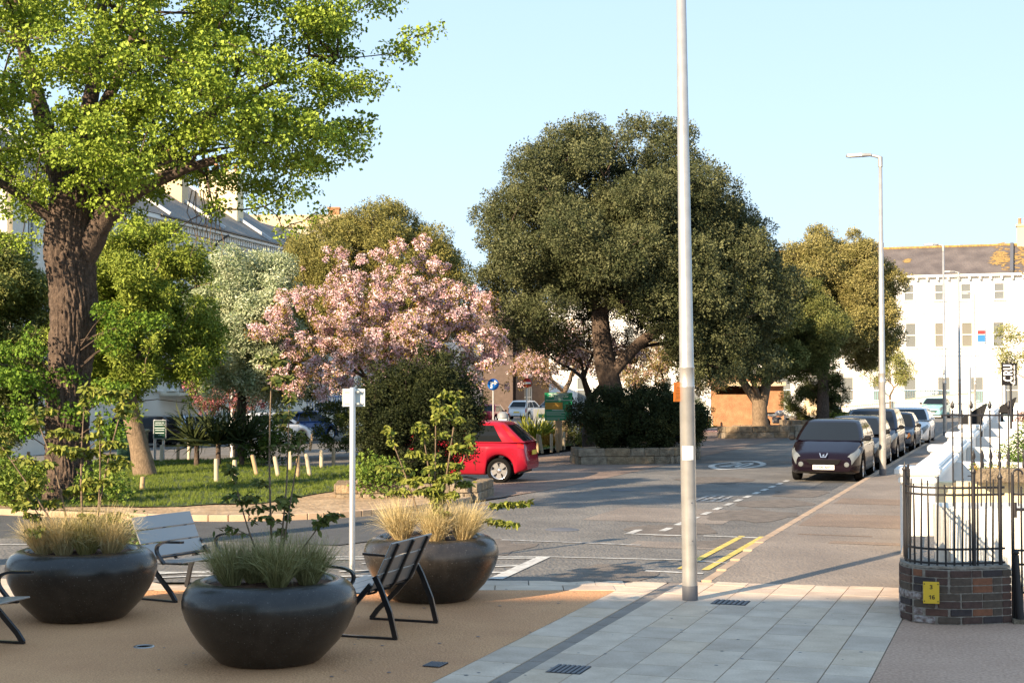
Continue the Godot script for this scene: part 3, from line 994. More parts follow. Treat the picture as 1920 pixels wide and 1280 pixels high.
	for q in [[95, 320, 22, 33.4], [60, 330, 30, 32.5], [130, 330, 36, 33.0]]:
		lathe(hill, [Vector2(q[2], 0), Vector2(q[2] * 0.8, q[3] * 0.55), Vector2(q[2] * 0.4, q[3] * 0.92), Vector2(0.5, q[3])], 24, Vector3(q[0], 0, -q[1]))
	setting(part(hill, "hills", M.bark_dark))
	var fb := thing("flat_roofed_block", "cream block with a brown fascia behind the slate roofed terrace", "building", Vector3(-19.5, 0, -132))
	st = S()
	box(st, Vector3(0, 8.2, -4), Vector3(12, 18, 8))
	part(st, "wall", M.cream, fb)
	st = S()
	box(st, Vector3(-0.5, 17.4, -3.9), Vector3(11.4, 1.1, 8.6))
	part(st, "fascia", M.sandstone, fb)
	chimney(fb, Vector3(2.9, 18.2, -2), Vector3(1.0, 1.0, 1.0), M.brick_far, 0, true)
	# cream terrace on the left
	h = thing("cream_terrace", "tall cream terrace with grey slate roof behind the left park trees", "building", Vector3(-16.9, -0.55, -71), 1.3504)
	top = []
	mid = []
	low = []
	var u := -12.6
	for i in 16:
		for o in [0.0, 1.55]:
			var c: float = u + o
			top.append([c - 0.34, c + 0.34, 8.0, 9.9])
			mid.append([c - 0.42, c + 0.42, 5.0, 7.0])
			if i != 6: low.append([c - 0.42, c + 0.42, 2.7, 4.4])
		u += 3.2
	st = S()
	holed(st, -14, 38, -0.6, 11.0, top + mid + low, 0.0, 0.2)
	box(st, Vector3(12, 5.2, -5.15), Vector3(52, 11.6, 9.8))
	part(st, "wall", M.cream_pale, h)
	for q in top + mid + low: window(q, -0.1, h, M.white_paint, M.pane, 2)
	st = S()
	for q in top: arch_ring(st, (q[0] + q[1]) / 2, q[3] - 0.1, 0.46, 0.12, 0.03, 1.7)
	part(st, "arch_moulding", M.white_paint, h)
	st = S()
	box(st, Vector3(12, 10.98, 0.22), Vector3(52.2, 0.2, 0.46))
	box(st, Vector3(12, 10.45, 0.05), Vector3(52, 0.1, 0.1))
	for i in 170: box(st, Vector3(-13.8 + i * 0.305, 10.72, 0.13), Vector3(0.15, 0.3, 0.26))
	part(st, "dentil_cornice", M.white_paint, h)
	st = S()
	gable_roof(st, -14, 16.8, 11.1, 14.5, 0.5, -4.8, -10)
	part(st, "roof", M.slate_grey, h)
	st = S()
	gable_roof(st, 16.8, 38, 11.1, 13.6, 0.5, -4.8, -10)
	part(st, "roof", M.slate, h)
	st = S()
	for x in [-7.4, -1.0, 5.4, 11.8]:
		box(st, Vector3(x, 12.95, -2.15), Vector3(0.16, 0.14, 6.3), Basis(Vector3.RIGHT, 0.571))
	part(st, "flashing", M.grey_render, h)
	for q in [[11.8, M.cream_yellow, 0.9, 2.4], [5.4, M.sandstone, 0.8, 1.6], [-1.0, M.sandstone, 0.8, 2.2]]:
		chimney(h, Vector3(q[0], 13.4, -2.6), Vector3(q[2], 3.2, q[3]), q[1], 4, false)
	st = S()
	rod(st, Vector3(4.9, 0, 0.09), Vector3(4.9, 10.1, 0.09), 0.06)
	tube(st, [Vector3(4.9, 10.1, 0.09), Vector3(5.3, 10.5, 0.2), Vector3(5.9, 10.9, 0.48)], [0.06, 0.06, 0.06], 6)
	rod(st, Vector3(-2, 11.08, 0.5), Vector3(38, 11.08, 0.5), 0.07)
	part(st, "downpipe", M.black_iron, h)
	var bal := part(balcony_slab(Vector3(1.5, 2.45, 0.55), Vector3(5.2, 0.14, 1.1)), "balcony", M.cream, h)
	st = S()
	for i in 26:
		var x := -1.0 + i * 0.2
		rod(st, Vector3(x, 2.5, 1.05), Vector3(x, 3.15, 1.05), 0.014, 0.014, 4)
		tube(st, [Vector3(x, 2.6, 1.05), Vector3(x + 0.1, 2.95, 1.05), Vector3(x + 0.2, 2.6, 1.05)], [0.014, 0.014, 0.014], 4)
	box(st, Vector3(1.5, 3.12, 1.05), Vector3(5.1, 0.04, 0.04))
	box(st, Vector3(1.5, 2.6, 1.05), Vector3(5.1, 0.04, 0.04))
	part(st, "balcony_railing", M.black_iron, bal)
	# porch with its stairs and blue railing
	st = S()
	for x in [20.2, 22.6]: rod(st, Vector3(x, 1.4, 1.5), Vector3(x, 4.3, 1.5), 0.17, 0.15, 12)
	box(st, Vector3(21.4, 4.5, 0.85), Vector3(3.4, 0.4, 1.7))
	var porch := part(st, "porch", M.white_paint, h)
	st = S()
	for i in 8: box(st, Vector3(21.4, 0.08 + i * 0.17, 1.8 + (8 - i) * 0.3), Vector3(2.4, 0.17, 0.32))
	part(st, "porch_steps", M.cream, porch)
	st = S()
	for x in [20.1, 22.7]:
		for i in 9: rod(st, Vector3(x, 0.2 + i * 0.17, 4.2 - i * 0.3), Vector3(x, 1.2 + i * 0.17, 4.2 - i * 0.3), 0.025, 0.025, 5)
		rod(st, Vector3(x, 1.2, 4.2), Vector3(x, 2.6, 1.8), 0.035)
	for i in 14: rod(st, Vector3(14.0 + i * 0.45, 1.2, 1.9), Vector3(14.0 + i * 0.45, 2.2, 1.9), 0.025, 0.025, 5)
	rod(st, Vector3(14, 2.2, 1.9), Vector3(19.9, 2.2, 1.9), 0.035)
	rod(st, Vector3(14, 1.35, 1.9), Vector3(19.9, 1.35, 1.9), 0.035)
	part(st, "porch_railing", M.blue_paint, porch)
	st = S()
	box(st, Vector3(12, 0.6, 1.2), Vector3(16, 1.2, 1.6))
	part(st, "area_wall", M.cream, h)
	# garden walls in front of the cream terrace
	for i in 3:
		st = S()
		bev(st, Vector3(0, 0.65, 0), Vector3(0.95, 1.3, 0.5), 0.02)
		bev(st, Vector3(0, 1.36, 0), Vector3(1.15, 0.14, 0.7), 0.03)
		var p := tag(part(st, "gate_pier", M.cream_pale), ["left", "middle", "right"][i] + " of the three cream gate piers with flat caps behind the silver estate car", "pier", "cream gate piers")
		p.position = G(-16.4 + i * 0.9, 74.5 + i * 0.5)
	# houses beyond the car park
	var far := [[-9.0, 0.35, 140.0, 8.5, "grey_render", "grey rendered house with white sash window behind the blue arrow sign"], [0.35, 5.3, 141.5, 10.0, "brick_brown", "dark brown brick house behind the parked white cars"], [5.3, 13.0, 140.0, 9.0, "stucco", "white rendered house seen between the oak trunk and the dark bush"]]
	for q in far:
		h = thing("town_house", q[5], "building", Vector3((q[0] + q[1]) / 2, -0.75, -q[2]), 0.85 if q[4] != "stucco" else 0.0)
		var wd: float = (q[1] - q[0]) * (1.5 if q[4] != "stucco" else 1.0)
		var holes := []
		var n := int(wd / 2.6)
		for i in n:
			for fl in 2:
				var c := -wd / 2 + wd * (i + 0.5) / n
				holes.append([c - 0.6, c + 0.6, 0.9 + fl * 3.2, 2.9 + fl * 3.2])
		if q[4] == "grey_render": holes = [[2.9, 4.2, 0.6, 3.2], [-1, 0.2, 0.6, 3.2], [2.9, 4.2, 4.4, 6.4], [-1, 0.2, 4.4, 6.4]]
		st = S()
		holed(st, -wd / 2, wd / 2, -0.3, q[3], holes, 0.0, 0.2)
		box(st, Vector3(0, q[3] / 2 - 0.15, -4.2), Vector3(wd, q[3] + 0.3, 7.6))
		part(st, "wall", M[q[4]], h)
		for e in holes: window(e, -0.1, h, M.white_paint, M.pane, 3)
		st = S()
		gable_roof(st, -wd / 2 - 0.05, wd / 2 + 0.05, q[3], q[3] + 2.4, 0.3, -4, -8.3)
		part(st, "roof", M.slate, h)
		st = S()
		rod(st, Vector3(wd / 2 - 0.3, 0, 0.08), Vector3(wd / 2 - 0.3, q[3], 0.08), 0.07)
		part(st, "downpipe", M.black_iron, h)
	# brick shelter
	h = thing("brick_shelter", "low orange brick shelter with flat roof behind the forked oak", "shelter", Vector3(13.4, -0.2, -85), -0.12)
	st = S()
	box(st, Vector3(0.2, 1.0, -0.12), Vector3(3.0, 2.0, 0.24))
	box(st, Vector3(2.15, 1.25, -1.4), Vector3(0.9, 2.5, 2.8))
	box(st, Vector3(-1.45, 1.25, -1.52), Vector3(0.3, 2.5, 2.55))
	box(st, Vector3(0.2, 1.25, -2.9), Vector3(3.0, 2.5, 0.2))
	part(st, "brick_wall", M.brick_far, h)
	st = S()
	bev(st, Vector3(0.4, 2.62, -1.2), Vector3(4.6, 0.22, 3.6), 0.02)
	part(st, "roof_slab", M.sandstone, h)
	st = S()
	box(st, Vector3(0.1, 2.95, -1.2), Vector3(3.6, 0.4, 2.4))
	part(st, "parapet", M.brick_far, h)
	# tall terrace behind the viewer: its shadow lies over the plaza
	h = thing("terrace_behind", "tall cream terrace standing behind the plaza", "building", Vector3(-26, 0, 9), PI)
	var holes := []
	for i in 9:
		for fl in 4: holes.append([-17.0 + i * 4.0, -15.6 + i * 4.0, 1.0 + fl * 3.5, 3.2 + fl * 3.5])
	st = S()
	holed(st, -20, 20, -0.05, 14.3, holes, 0.0, 0.25)
	box(st, Vector3(0, 7.05, -5.2), Vector3(40, 14.3, 9.8))
	part(st, "wall", M.cream, h)
	for e in holes: window(e, -0.12, h, M.white_paint, M.pane, 2)
func balcony_slab(c: Vector3, z: Vector3) -> SurfaceTool:
	var st := S()
	bev(st, c, z, 0.02)
	return st

# ---------- front gardens on the right
func along(path: Array, step: float) -> Array:     # evenly spaced [point, tangent]
	var out := []
	var acc := 0.0
	for i in path.size() - 1:
		var a: Vector3 = path[i]
		var b: Vector3 = path[i + 1]
		var l := a.distance_to(b)
		while acc <= l:
			out.append([a.lerp(b, acc / l), (b - a).normalized()])
			acc += step
		acc -= l
	return out
func build_right_side():
	# curved brick plinth, brick by brick
	var pl := thing("brick_plinth", "curved dark brick plinth with yellow number plate under black railings", "wall", Vector3(4.4, 0, -14.8))
	var path := []
	for p in [Vector2(4.72, 17.2), Vector2(4.40, 16.1), Vector2(4.16, 15.3), Vector2(4.03, 14.82), Vector2(4.06, 14.58), Vector2(4.2, 14.44), Vector2(4.42, 14.39), Vector2(4.7, 14.43), Vector2(4.97, 14.5)]: path.append(Vector3(p.x - 4.4, 0, -(p.y - 14.8)))
	path = curve(path, 8)
	var st := S()
	var inner := []
	var outer := []
	for i in path.size():
		var tg: Vector3 = (path[mini(i + 1, path.size() - 1)] - path[maxi(i - 1, 0)]).normalized()
		var n := tg.cross(Vector3.UP)        # to the left when walking on: outwards is -n
		outer.append(path[i] + n * 0.043)
		inner.append(path[i] - n * 0.3)
	var side := 1.0 if outer[30].z > inner[30].z else -1.0
	if side < 0:
		for i in path.size():
			var tg: Vector3 = (path[mini(i + 1, path.size() - 1)] - path[maxi(i - 1, 0)]).normalized()
			var n := tg.cross(Vector3.UP)
			outer[i] = path[i] - n * 0.043
			inner[i] = path[i] + n * 0.3
	var rows := []
	for q in [[outer, 0.0], [outer, 0.545], [inner, 0.545], [inner, 0.0]]:
		var row := []
		for p in q[0]: row.append(p + Vector3(0, q[1], 0))
		rows.append(row)
	grid(st, rows, false, -1)
	part(st, "mortar", M.mortar, pl)
	st = S()
	rows = []
	for q in [[outer, -0.012, 0.55], [outer, -0.012, 0.575], [inner, 0.0, 0.585], [inner, 0.0, 0.55]]:
		var row := []
		for p in q[0]: row.append(p + Vector3(0, q[2] + r(-0.006, 0.006), 0))
		rows.append(row)
	grid(st, rows, false, -1)
	part(st, "cement_cap", M.mortar, pl)
	st = S()
	bev(st, Vector3.ZERO, Vector3(0.1, 0.066, 0.214), 0.005)
	var stretcher := mesh_of(st)
	st = S()
	bev(st, Vector3.ZERO, Vector3(0.1, 0.066, 0.102), 0.005)
	var header := mesh_of(st)
	var spots := along(path, 0.01)
	for c in 7:
		var at := 0 if c % 2 else -11
		while at < spots.size() - 8:
			var short := rng.randf() < 0.22 or at < 0 or at + 22 > spots.size()
			var n := 11 if short else 22
			if at < 0: at = 0
			var e: Array = spots[mini(at + n / 2, spots.size() - 1)]
			var m: Material = M["brick_%d" % [0, 1, 2, 4, 0, 0, 4, 3, 2, 1, 4, 0, 5][rng.randi() % 13]]
			if e[0].x < -0.24 and c < 4 and rng.randf() < 0.75: m = M.brick_worn
			inst("brick", header if short else stretcher, m, pl, Transform3D(Basis.looking_at(e[1]), e[0] + Vector3(0, 0.042 + c * 0.0765, 0)))
			at += n
	st = S()
	bev(st, Vector3.ZERO, Vector3(0.155, 0.215, 0.006), 0.002)
	var plate := part(st, "number_plate", M.yellow_sign, pl)
	plate.position = Vector3(-0.24, 0.32, 0.455)
	plate.rotation.y = -0.25
	letters("3", 0.04, M.ink, plate, Transform3D(Basis(), Vector3(0, 0.055, 0.004)))
	letters("16", 0.04, M.ink, plate, Transform3D(Basis(), Vector3(0.005, -0.045, 0.004)))
	for q in [[-0.065, 0.085], [0.065, 0.085], [-0.065, -0.085], [0.065, -0.085]]:
		st = S()
		rod(st, Vector3(q[0], q[1], 0.0), Vector3(q[0], q[1], 0.007), 0.006)
		part(st, "screw", M.ink, plate)
	# railing on the plinth
	var rl := thing("plinth_railing", "wobbly black iron railing standing on the brick plinth", "railing", Vector3(4.4, 0.57, -14.8))
	for e in along(path, 0.085):
		st = S()
		var p: Vector3 = e[0] * 0.97
		var lean := Vector3(r(-0.02, 0.02), 0, r(-0.02, 0.02))
		var hh := r(0.80, 0.90)
		tube(st, [p, p + Vector3(0, 0.45, 0) + lean * 0.4, p + Vector3(0, hh, 0) + lean], [0.0105, 0.0105, 0.008], 6)
		part(st, "bar", M.black_iron, rl)
	for y in [0.03, 0.17, 0.71, 0.78]:
		st = S()
		var pp := []
		for p in path: pp.append(p * 0.97 + Vector3(0, y, 0))
		strap(st, pp, 0.022, 0.009, Vector3.UP)
		part(st, "rail", M.black_iron, rl)
	for q in [[-0.26, -0.45, 0.9], [0.22, 0.39, 0.92], [0.52, 0.31, 0.86]]:
		st = S()
		rod(st, Vector3(q[0] * 0.97, 0, q[1] * 0.97), Vector3(q[0] * 0.97, q[2], q[1] * 0.97), 0.021)
		lathe(st, [Vector2(0.02, 0), Vector2(0.03, 0.02), Vector2(0.012, 0.05), Vector2(0.002, 0.1)], 8, Vector3(q[0] * 0.97, q[2], q[1] * 0.97))
		part(st, "standard", M.black_iron, rl)
	var gate := thing("iron_gate", "black iron garden gate hung at the end of the brick plinth", "gate", Vector3(5.03, 0, -14.5), -0.1)
	for q in [[0.0, 0.02, 1.5, 0.017], [0.085, 0.02, 1.36, 0.010], [0.17, 0.02, 1.4, 0.010], [0.255, 0.02, 1.36, 0.010], [0.34, 0.02, 1.4, 0.010], [0.45, 0.02, 1.36, 0.010], [0.56, 0.02, 1.4, 0.010], [0.67, 0.02, 1.36, 0.010], [0.8, 0.02, 1.5, 0.017]]:
		st = S()
		rod(st, Vector3(q[0], q[1], 0), Vector3(q[0], q[2], 0), q[3])
		part(st, "bar", M.black_iron, gate)
	for y in [0.3, 0.58, 0.72, 1.28]:
		st = S()
		box(st, Vector3(0.4, y, 0), Vector3(0.82, 0.022, 0.012))
		part(st, "rail", M.black_iron, gate)
	st = S()
	var hook := []
	for k in 9: hook.append(Vector3(0.05 - 0.05 * cos(PI * k / 8), 1.48 + 0.05 * sin(PI * k / 8), 0.01))
	tube(st, hook, [0.009, 0.009, 0.009, 0.009, 0.009, 0.009, 0.009, 0.009, 0.009], 6)
	part(st, "hooked_top", M.black_iron, gate)
	st = S()
	box(st, Vector3(0.09, 1.13, 0.02), Vector3(0.16, 0.03, 0.02))
	rod(st, Vector3(0.02, 1.05, 0.02), Vector3(0.02, 1.2, 0.02), 0.018)
	part(st, "latch", M.black_iron, gate)
	st = S()
	tube(st, [Vector3(0.05, 0.02, 0.05), Vector3(0.03, 0.35, 0.06), Vector3(0.02, 0.68, 0.05)], [0.045, 0.032, 0.026], 10)
	lathe(st, [Vector2(0.0, -0.03), Vector2(0.035, 0.0), Vector2(0.0, 0.04)], 10, Vector3(0.02, 0.7, 0.05))
	part(st, "leaning_stay", M.black_iron, gate)
	st = S()
	box(st, Vector3(0.45, 0.0, -0.05), Vector3(0.95, 0.09, 0.3))
	part(st, "threshold", M.stone_b, gate)
	# white garden walls down the footway
	var runs := [[20.3, 27.0, 1.04], [27.25, 33.2, 1.06], [33.5, 39.6, 1.1], [39.9, 47.2, 1.1], [47.5, 56.0, 1.15], [56.3, 72.0, 1.15]]
	var where := ["nearest white garden wall with thick coping behind the plinth railing", "second white garden wall from the plinth railing", "third white garden wall from the plinth railing", "fourth white garden wall from the plinth railing", "fifth white garden wall, before the far lamp posts", "farthest white garden wall by the end of the street"]
	for i in runs.size():
		var q: Array = runs[i]
		var w := thing("garden_wall", where[i], "wall", W(q[0], -1.4, 0.10), A, "white front garden walls")
		var l: float = q[1] - q[0]
		var hgt: float = q[2] - 0.1
		st = S()
		box(st, Vector3(0, hgt / 2 - 0.06, -l / 2), Vector3(0.34, hgt + 0.1, l))
		box(st, Vector3(2.2, 0.42, -l + 0.3), Vector3(4.05, 1.0, 0.26))
		part(st, "wall", M.stucco, w)
		st = S()
		bev(st, Vector3(0, hgt + 0.04, -l / 2), Vector3(0.5, 0.1, l + 0.08), 0.025)
		bev(st, Vector3(0, hgt + 0.115, -l / 2), Vector3(0.36, 0.06, l - 0.05), 0.025)
		part(st, "coping", M.white_paint, w)
		st = S()
		bev(st, Vector3(0, hgt / 2 - 0.02, -0.24), Vector3(0.46, hgt + 0.24, 0.46), 0.012)
		bev(st, Vector3(0, hgt + 0.16, -0.24), Vector3(0.60, 0.12, 0.60), 0.03)
		part(st, "pier", M.stucco, w)
	# the first garden: cream wall, box, trough with flowers
	var gw := thing("cream_step_wall", "cream painted side wall of the entrance steps behind the railings", "wall", Vector3(7.0, 0, -19.9))
	st = S()
	box(st, Vector3(0, 0.52, 0), Vector3(2.5, 1.04, 0.3))
	part(st, "wall", M.cream_yellow, gw)
	st = S()
	bev(st, Vector3(-0.35, 0.22, 0.45), Vector3(0.62, 0.5, 0.4), 0.02)
	part(st, "meter_box", M.white_paint, gw)
	var trough := thing("flower_trough", "long dull grey trough with small yellow flowers above the cream wall", "planter", Vector3(7.15, 1.05, -19.6))
	st = S()
	bev(st, Vector3(0, 0.1, 0), Vector3(1.7, 0.19, 0.28), 0.012)
	part(st, "box", M.stone_b, trough)
	var leaf := spray(8, 0.07, 0.06, 0.5, 7)
	var bl := []
	for i in 12: bl.append([Vector3(-0.9 + i * 0.15 + r(-0.05, 0.05), r(0.19, 0.22), r(-0.05, 0.05)), r(0.03, 0.06)])
	foliage("leaves", trough, bl, 110, leaf, M.leaf, 0.4, 0.7, Color(0.06, 0.12, 0.02), Color(0.2, 0.24, 0.05))
	foliage("flowers", trough, bl.slice(0, 5), 24, leaf, M.petal, 0.25, 0.4, Color(0.6, 0.45, 0.08), Color(0.6, 0.25, 0.12))
	rl = thing("stair_railing", "tall thin iron stair railing with ball finials at the picture's right edge", "railing", Vector3(5.2, 0.95, -17.0))
	for i in 9:
		st = S()
		rod(st, Vector3(i * 0.11, 0, 0), Vector3(i * 0.11, 1.13, 0), 0.009)
		if i % 2 == 0: lathe(st, [Vector2(0.0, -0.03), Vector2(0.022, -0.01), Vector2(0.022, 0.02), Vector2(0.006, 0.07)], 8, Vector3(i * 0.11, 1.17, 0))
		part(st, "bar", M.black_iron, rl)
	st = S()
	box(st, Vector3(0.42, 1.07, 0), Vector3(1.1, 0.02, 0.03))
	part(st, "rail", M.black_iron, rl)
	st = S()
	box(st, Vector3(0.5, -0.5, -0.4), Vector3(1.1, 0.95, 0.9))
	part(st, "stair_block", M.cream_pale, rl)
	rl = thing("ornate_railing", "short black railing with leaf shaped finials in front of the white garden", "railing", Vector3(7.75, 0.9, -24.2))
	for i in 8:
		st = S()
		var x := i * 0.145 + (0.0 if i < 5 else 0.12)
		rod(st, Vector3(x, -0.5, 0), Vector3(x, 0.1, 0), 0.012)
		lathe(st, [Vector2(0.012, 0.06), Vector2(0.03, 0.1), Vector2(0.035, 0.16), Vector2(0.014, 0.21), Vector2(0.035, 0.27), Vector2(0.03, 0.31), Vector2(0.002, 0.40)], 8, Vector3(x, 0, 0), Basis.from_scale(Vector3(1, 1, 0.4)))
		part(st, "bar", M.black_iron, rl)
	for y in [-0.05, 0.06]:
		st = S()
		box(st, Vector3(0.55, y, 0), Vector3(1.3, 0.018, 0.02))
		part(st, "rail", M.black_iron, rl)
	st = S()
	rod(st, Vector3(1.35, -0.9, 0), Vector3(1.35, 0.3, 0), 0.05)
	lathe(st, [Vector2(0.0, 0.28), Vector2(0.07, 0.33), Vector2(0.07, 0.4), Vector2(0.0, 0.45)], 10, Vector3(1.35, 0, 0))
	part(st, "gate_post", M.black_iron, rl)
	# boards
	var cru := thing("hanging_sign", "black board with white upright lettering on a tall post", "sign", Vector3(15.55, 0.0, -45), -0.1)
	st = S()
	rod(st, Vector3(0.05, 0.1, -0.04), Vector3(0.05, 3.0, -0.04), 0.035)
	part(st, "post", M.black_iron, cru)
	st = S()
	bev(st, Vector3(0, 2.71, 0), Vector3(0.46, 0.70, 0.04), 0.006)
	part(st, "board", M.black_trim, cru)
	letters("CRU", 0.27, M.white_paint, cru, Transform3D(Basis(Vector3(0, 0, 1), PI / 2), Vector3(-0.04, 2.75, 0.024)), 0.52)
	st = S()
	for k in 4: box(st, Vector3(0.15, 2.46 + k * 0.155, 0.024), Vector3(0.035, 0.12, 0.008))
	tube(st, [Vector3(0.03, 2.49, 0.024), Vector3(0.06, 2.43, 0.024), Vector3(0.14, 2.40, 0.024)], [0.012, 0.014, 0.012], 5)
	tube(st, [Vector3(0.07, 2.47, 0.024), Vector3(0.14, 2.40, 0.024), Vector3(0.10, 2.36, 0.024)], [0.01, 0.012, 0.01], 5)
	part(st, "small_print", M.white_paint, cru)
	for q in [[13.0, 40.6, 1.0, "nearer black menu stand with slanted hood beside the footway"], [20.8, 60.5, 1.0, "farther black menu stand with slanted hood beside the white walls"]]:
		var ms := thing("menu_stand", q[3], "sign", Vector3(q[0], 0.1, -q[1]), -0.5, "menu stands")
		st = S()
		box(st, Vector3(0, 0.75, 0), Vector3(0.5, 1.3, 0.08))
		part(st, "panel", M.black_trim, ms)
		st = S()
		prism(st, [Vector2(-0.28, 1.35), Vector2(0.36, 1.75), Vector2(0.16, 1.1), Vector2(-0.28, 1.1)], -0.2, 0.2)
		part(st, "hood", M.black_trim, ms)
		st = S()
		box(st, Vector3(0.03, 0.75, 0.05), Vector3(0.34, 0.6, 0.02))
		part(st, "notice", M.pale_blue, ms)
	for q in [[11.95, 37.6, 2.7, "thin galvanised post beside the nearer menu stand"], [24.5, 72, 2.9, "thin galvanised post far along the footway"], [29.5, 86, 2.9, "thin galvanised post before the far terrace door"]]:
		st = S()
		rod(st, Vector3(0, 0, 0), Vector3(0, q[2], 0), 0.045)
		lathe(st, [Vector2(0.048, 0), Vector2(0.048, 0.05), Vector2(0, 0.07)], 8, Vector3(0, q[2] - 0.02, 0))
		var p := tag(part(st, "sign_pole", M.galvanised), q[3], "post", "bare galvanised posts")
		p.position = Vector3(q[0], 0.1, -q[1])
	# garden planting
	for q in [[W(58, 0.7), 1.1, Color(0.10, 0.02, 0.02), Color(0.25, 0.05, 0.05), "dark red leaved shrub in the far front garden"], [W(52, 0.9), 1.0, Color(0.09, 0.12, 0.02), Color(0.26, 0.28, 0.06), "yellow green shrub under the hanging sign"], [W(31, 0.2), 0.6, Color(0.05, 0.10, 0.02), Color(0.15, 0.22, 0.05), "small green pot plant behind the second garden wall"], [W(66, 1.0), 1.2, Color(0.14, 0.14, 0.06), Color(0.36, 0.34, 0.18), "straw coloured shrub in the farthest front garden"]]:
		var sh := thing("garden_shrub", q[4], "shrub", q[0])
		var cl := clumps(Vector3(0, 0.75, 0), Vector3(q[1], 0.75, q[1]), 16, 0.22, 0.4)
		st = S()
		branches(st, [Vector3(0, 0.05, 0), Vector3(0, 0.3, 0)], 0.05, 0.05, cl)
		part(st, "stems", M.bark_dark, sh)
		foliage("leaves", sh, cl, 700, leaf, M.leaf, 0.8, 1.5, q[2], q[3])

# ---------- trees and shrubs
func tree(n: String, label: String, at: Vector3, trunk: Array, radii: Array, blobs: Array, bark: Material, rtop: float, group := "", cat := "tree") -> Node3D:
	var t := thing(n, label, cat, at, 0.0, group)
	var st := S()
	trunk_tube(st, trunk, radii)
	var tk := part(st, "trunk", bark, t)
	st = S()
	branches(st, trunk, radii[0], rtop, blobs)
	part(st, "limbs", bark, tk)
	return t
func lime_leaves(t: Node, blobs: Array, n: int, mesh: Mesh, a: Color, b: Color):
	foliage("crown", t, blobs, n, mesh, M.leaf, 0.55, 1.25, a, b, 0.34, 1.0, 0.15)
func gnarled(pts: Array, radii: Array, sd: int) -> SurfaceTool:      # old trunk: furrowed bark, burrs and a flared foot as real relief
	var nz := FastNoiseLite.new()
	nz.seed = sd
	nz.frequency = 1.0
	nz.fractal_octaves = 2
	var path := curve(pts, 26)
	var st := S()
	var rows := []
	var n := 150
	for i in path.size():
		var f := float(i) / (path.size() - 1) * (radii.size() - 1)
		var k := mini(int(f), radii.size() - 2)
		var rad := lerpf(radii[k], radii[k + 1], f - k)
		var row := []
		var y: float = path[i].y
		for j in n:
			var a := TAU * j / n
			var wob := nz.get_noise_3d(cos(a) * 0.7, y * 0.45, sin(a) * 0.7) * 0.16
			var warp := nz.get_noise_3d(cos(a) * 1.3 + 9.0, y * 0.8, sin(a) * 1.3) * 0.9
			var fur := absf(nz.get_noise_3d(cos(a + warp * 0.25) * 6.5, y * 1.1 + warp, sin(a + warp * 0.25) * 6.5))
			var fine := absf(nz.get_noise_3d(cos(a) * 13.0, y * 3.2, sin(a) * 13.0 + 4.0))
			var q := rad * (1.0 + wob) + 0.075 * minf(fur * 2.6, 1.0) + 0.028 * minf(fine * 3.0, 1.0) - 0.06
			row.append(path[i] + Vector3(cos(a), 0, sin(a)) * q)
		rows.append(row)
	grid(st, rows, true)
	return st

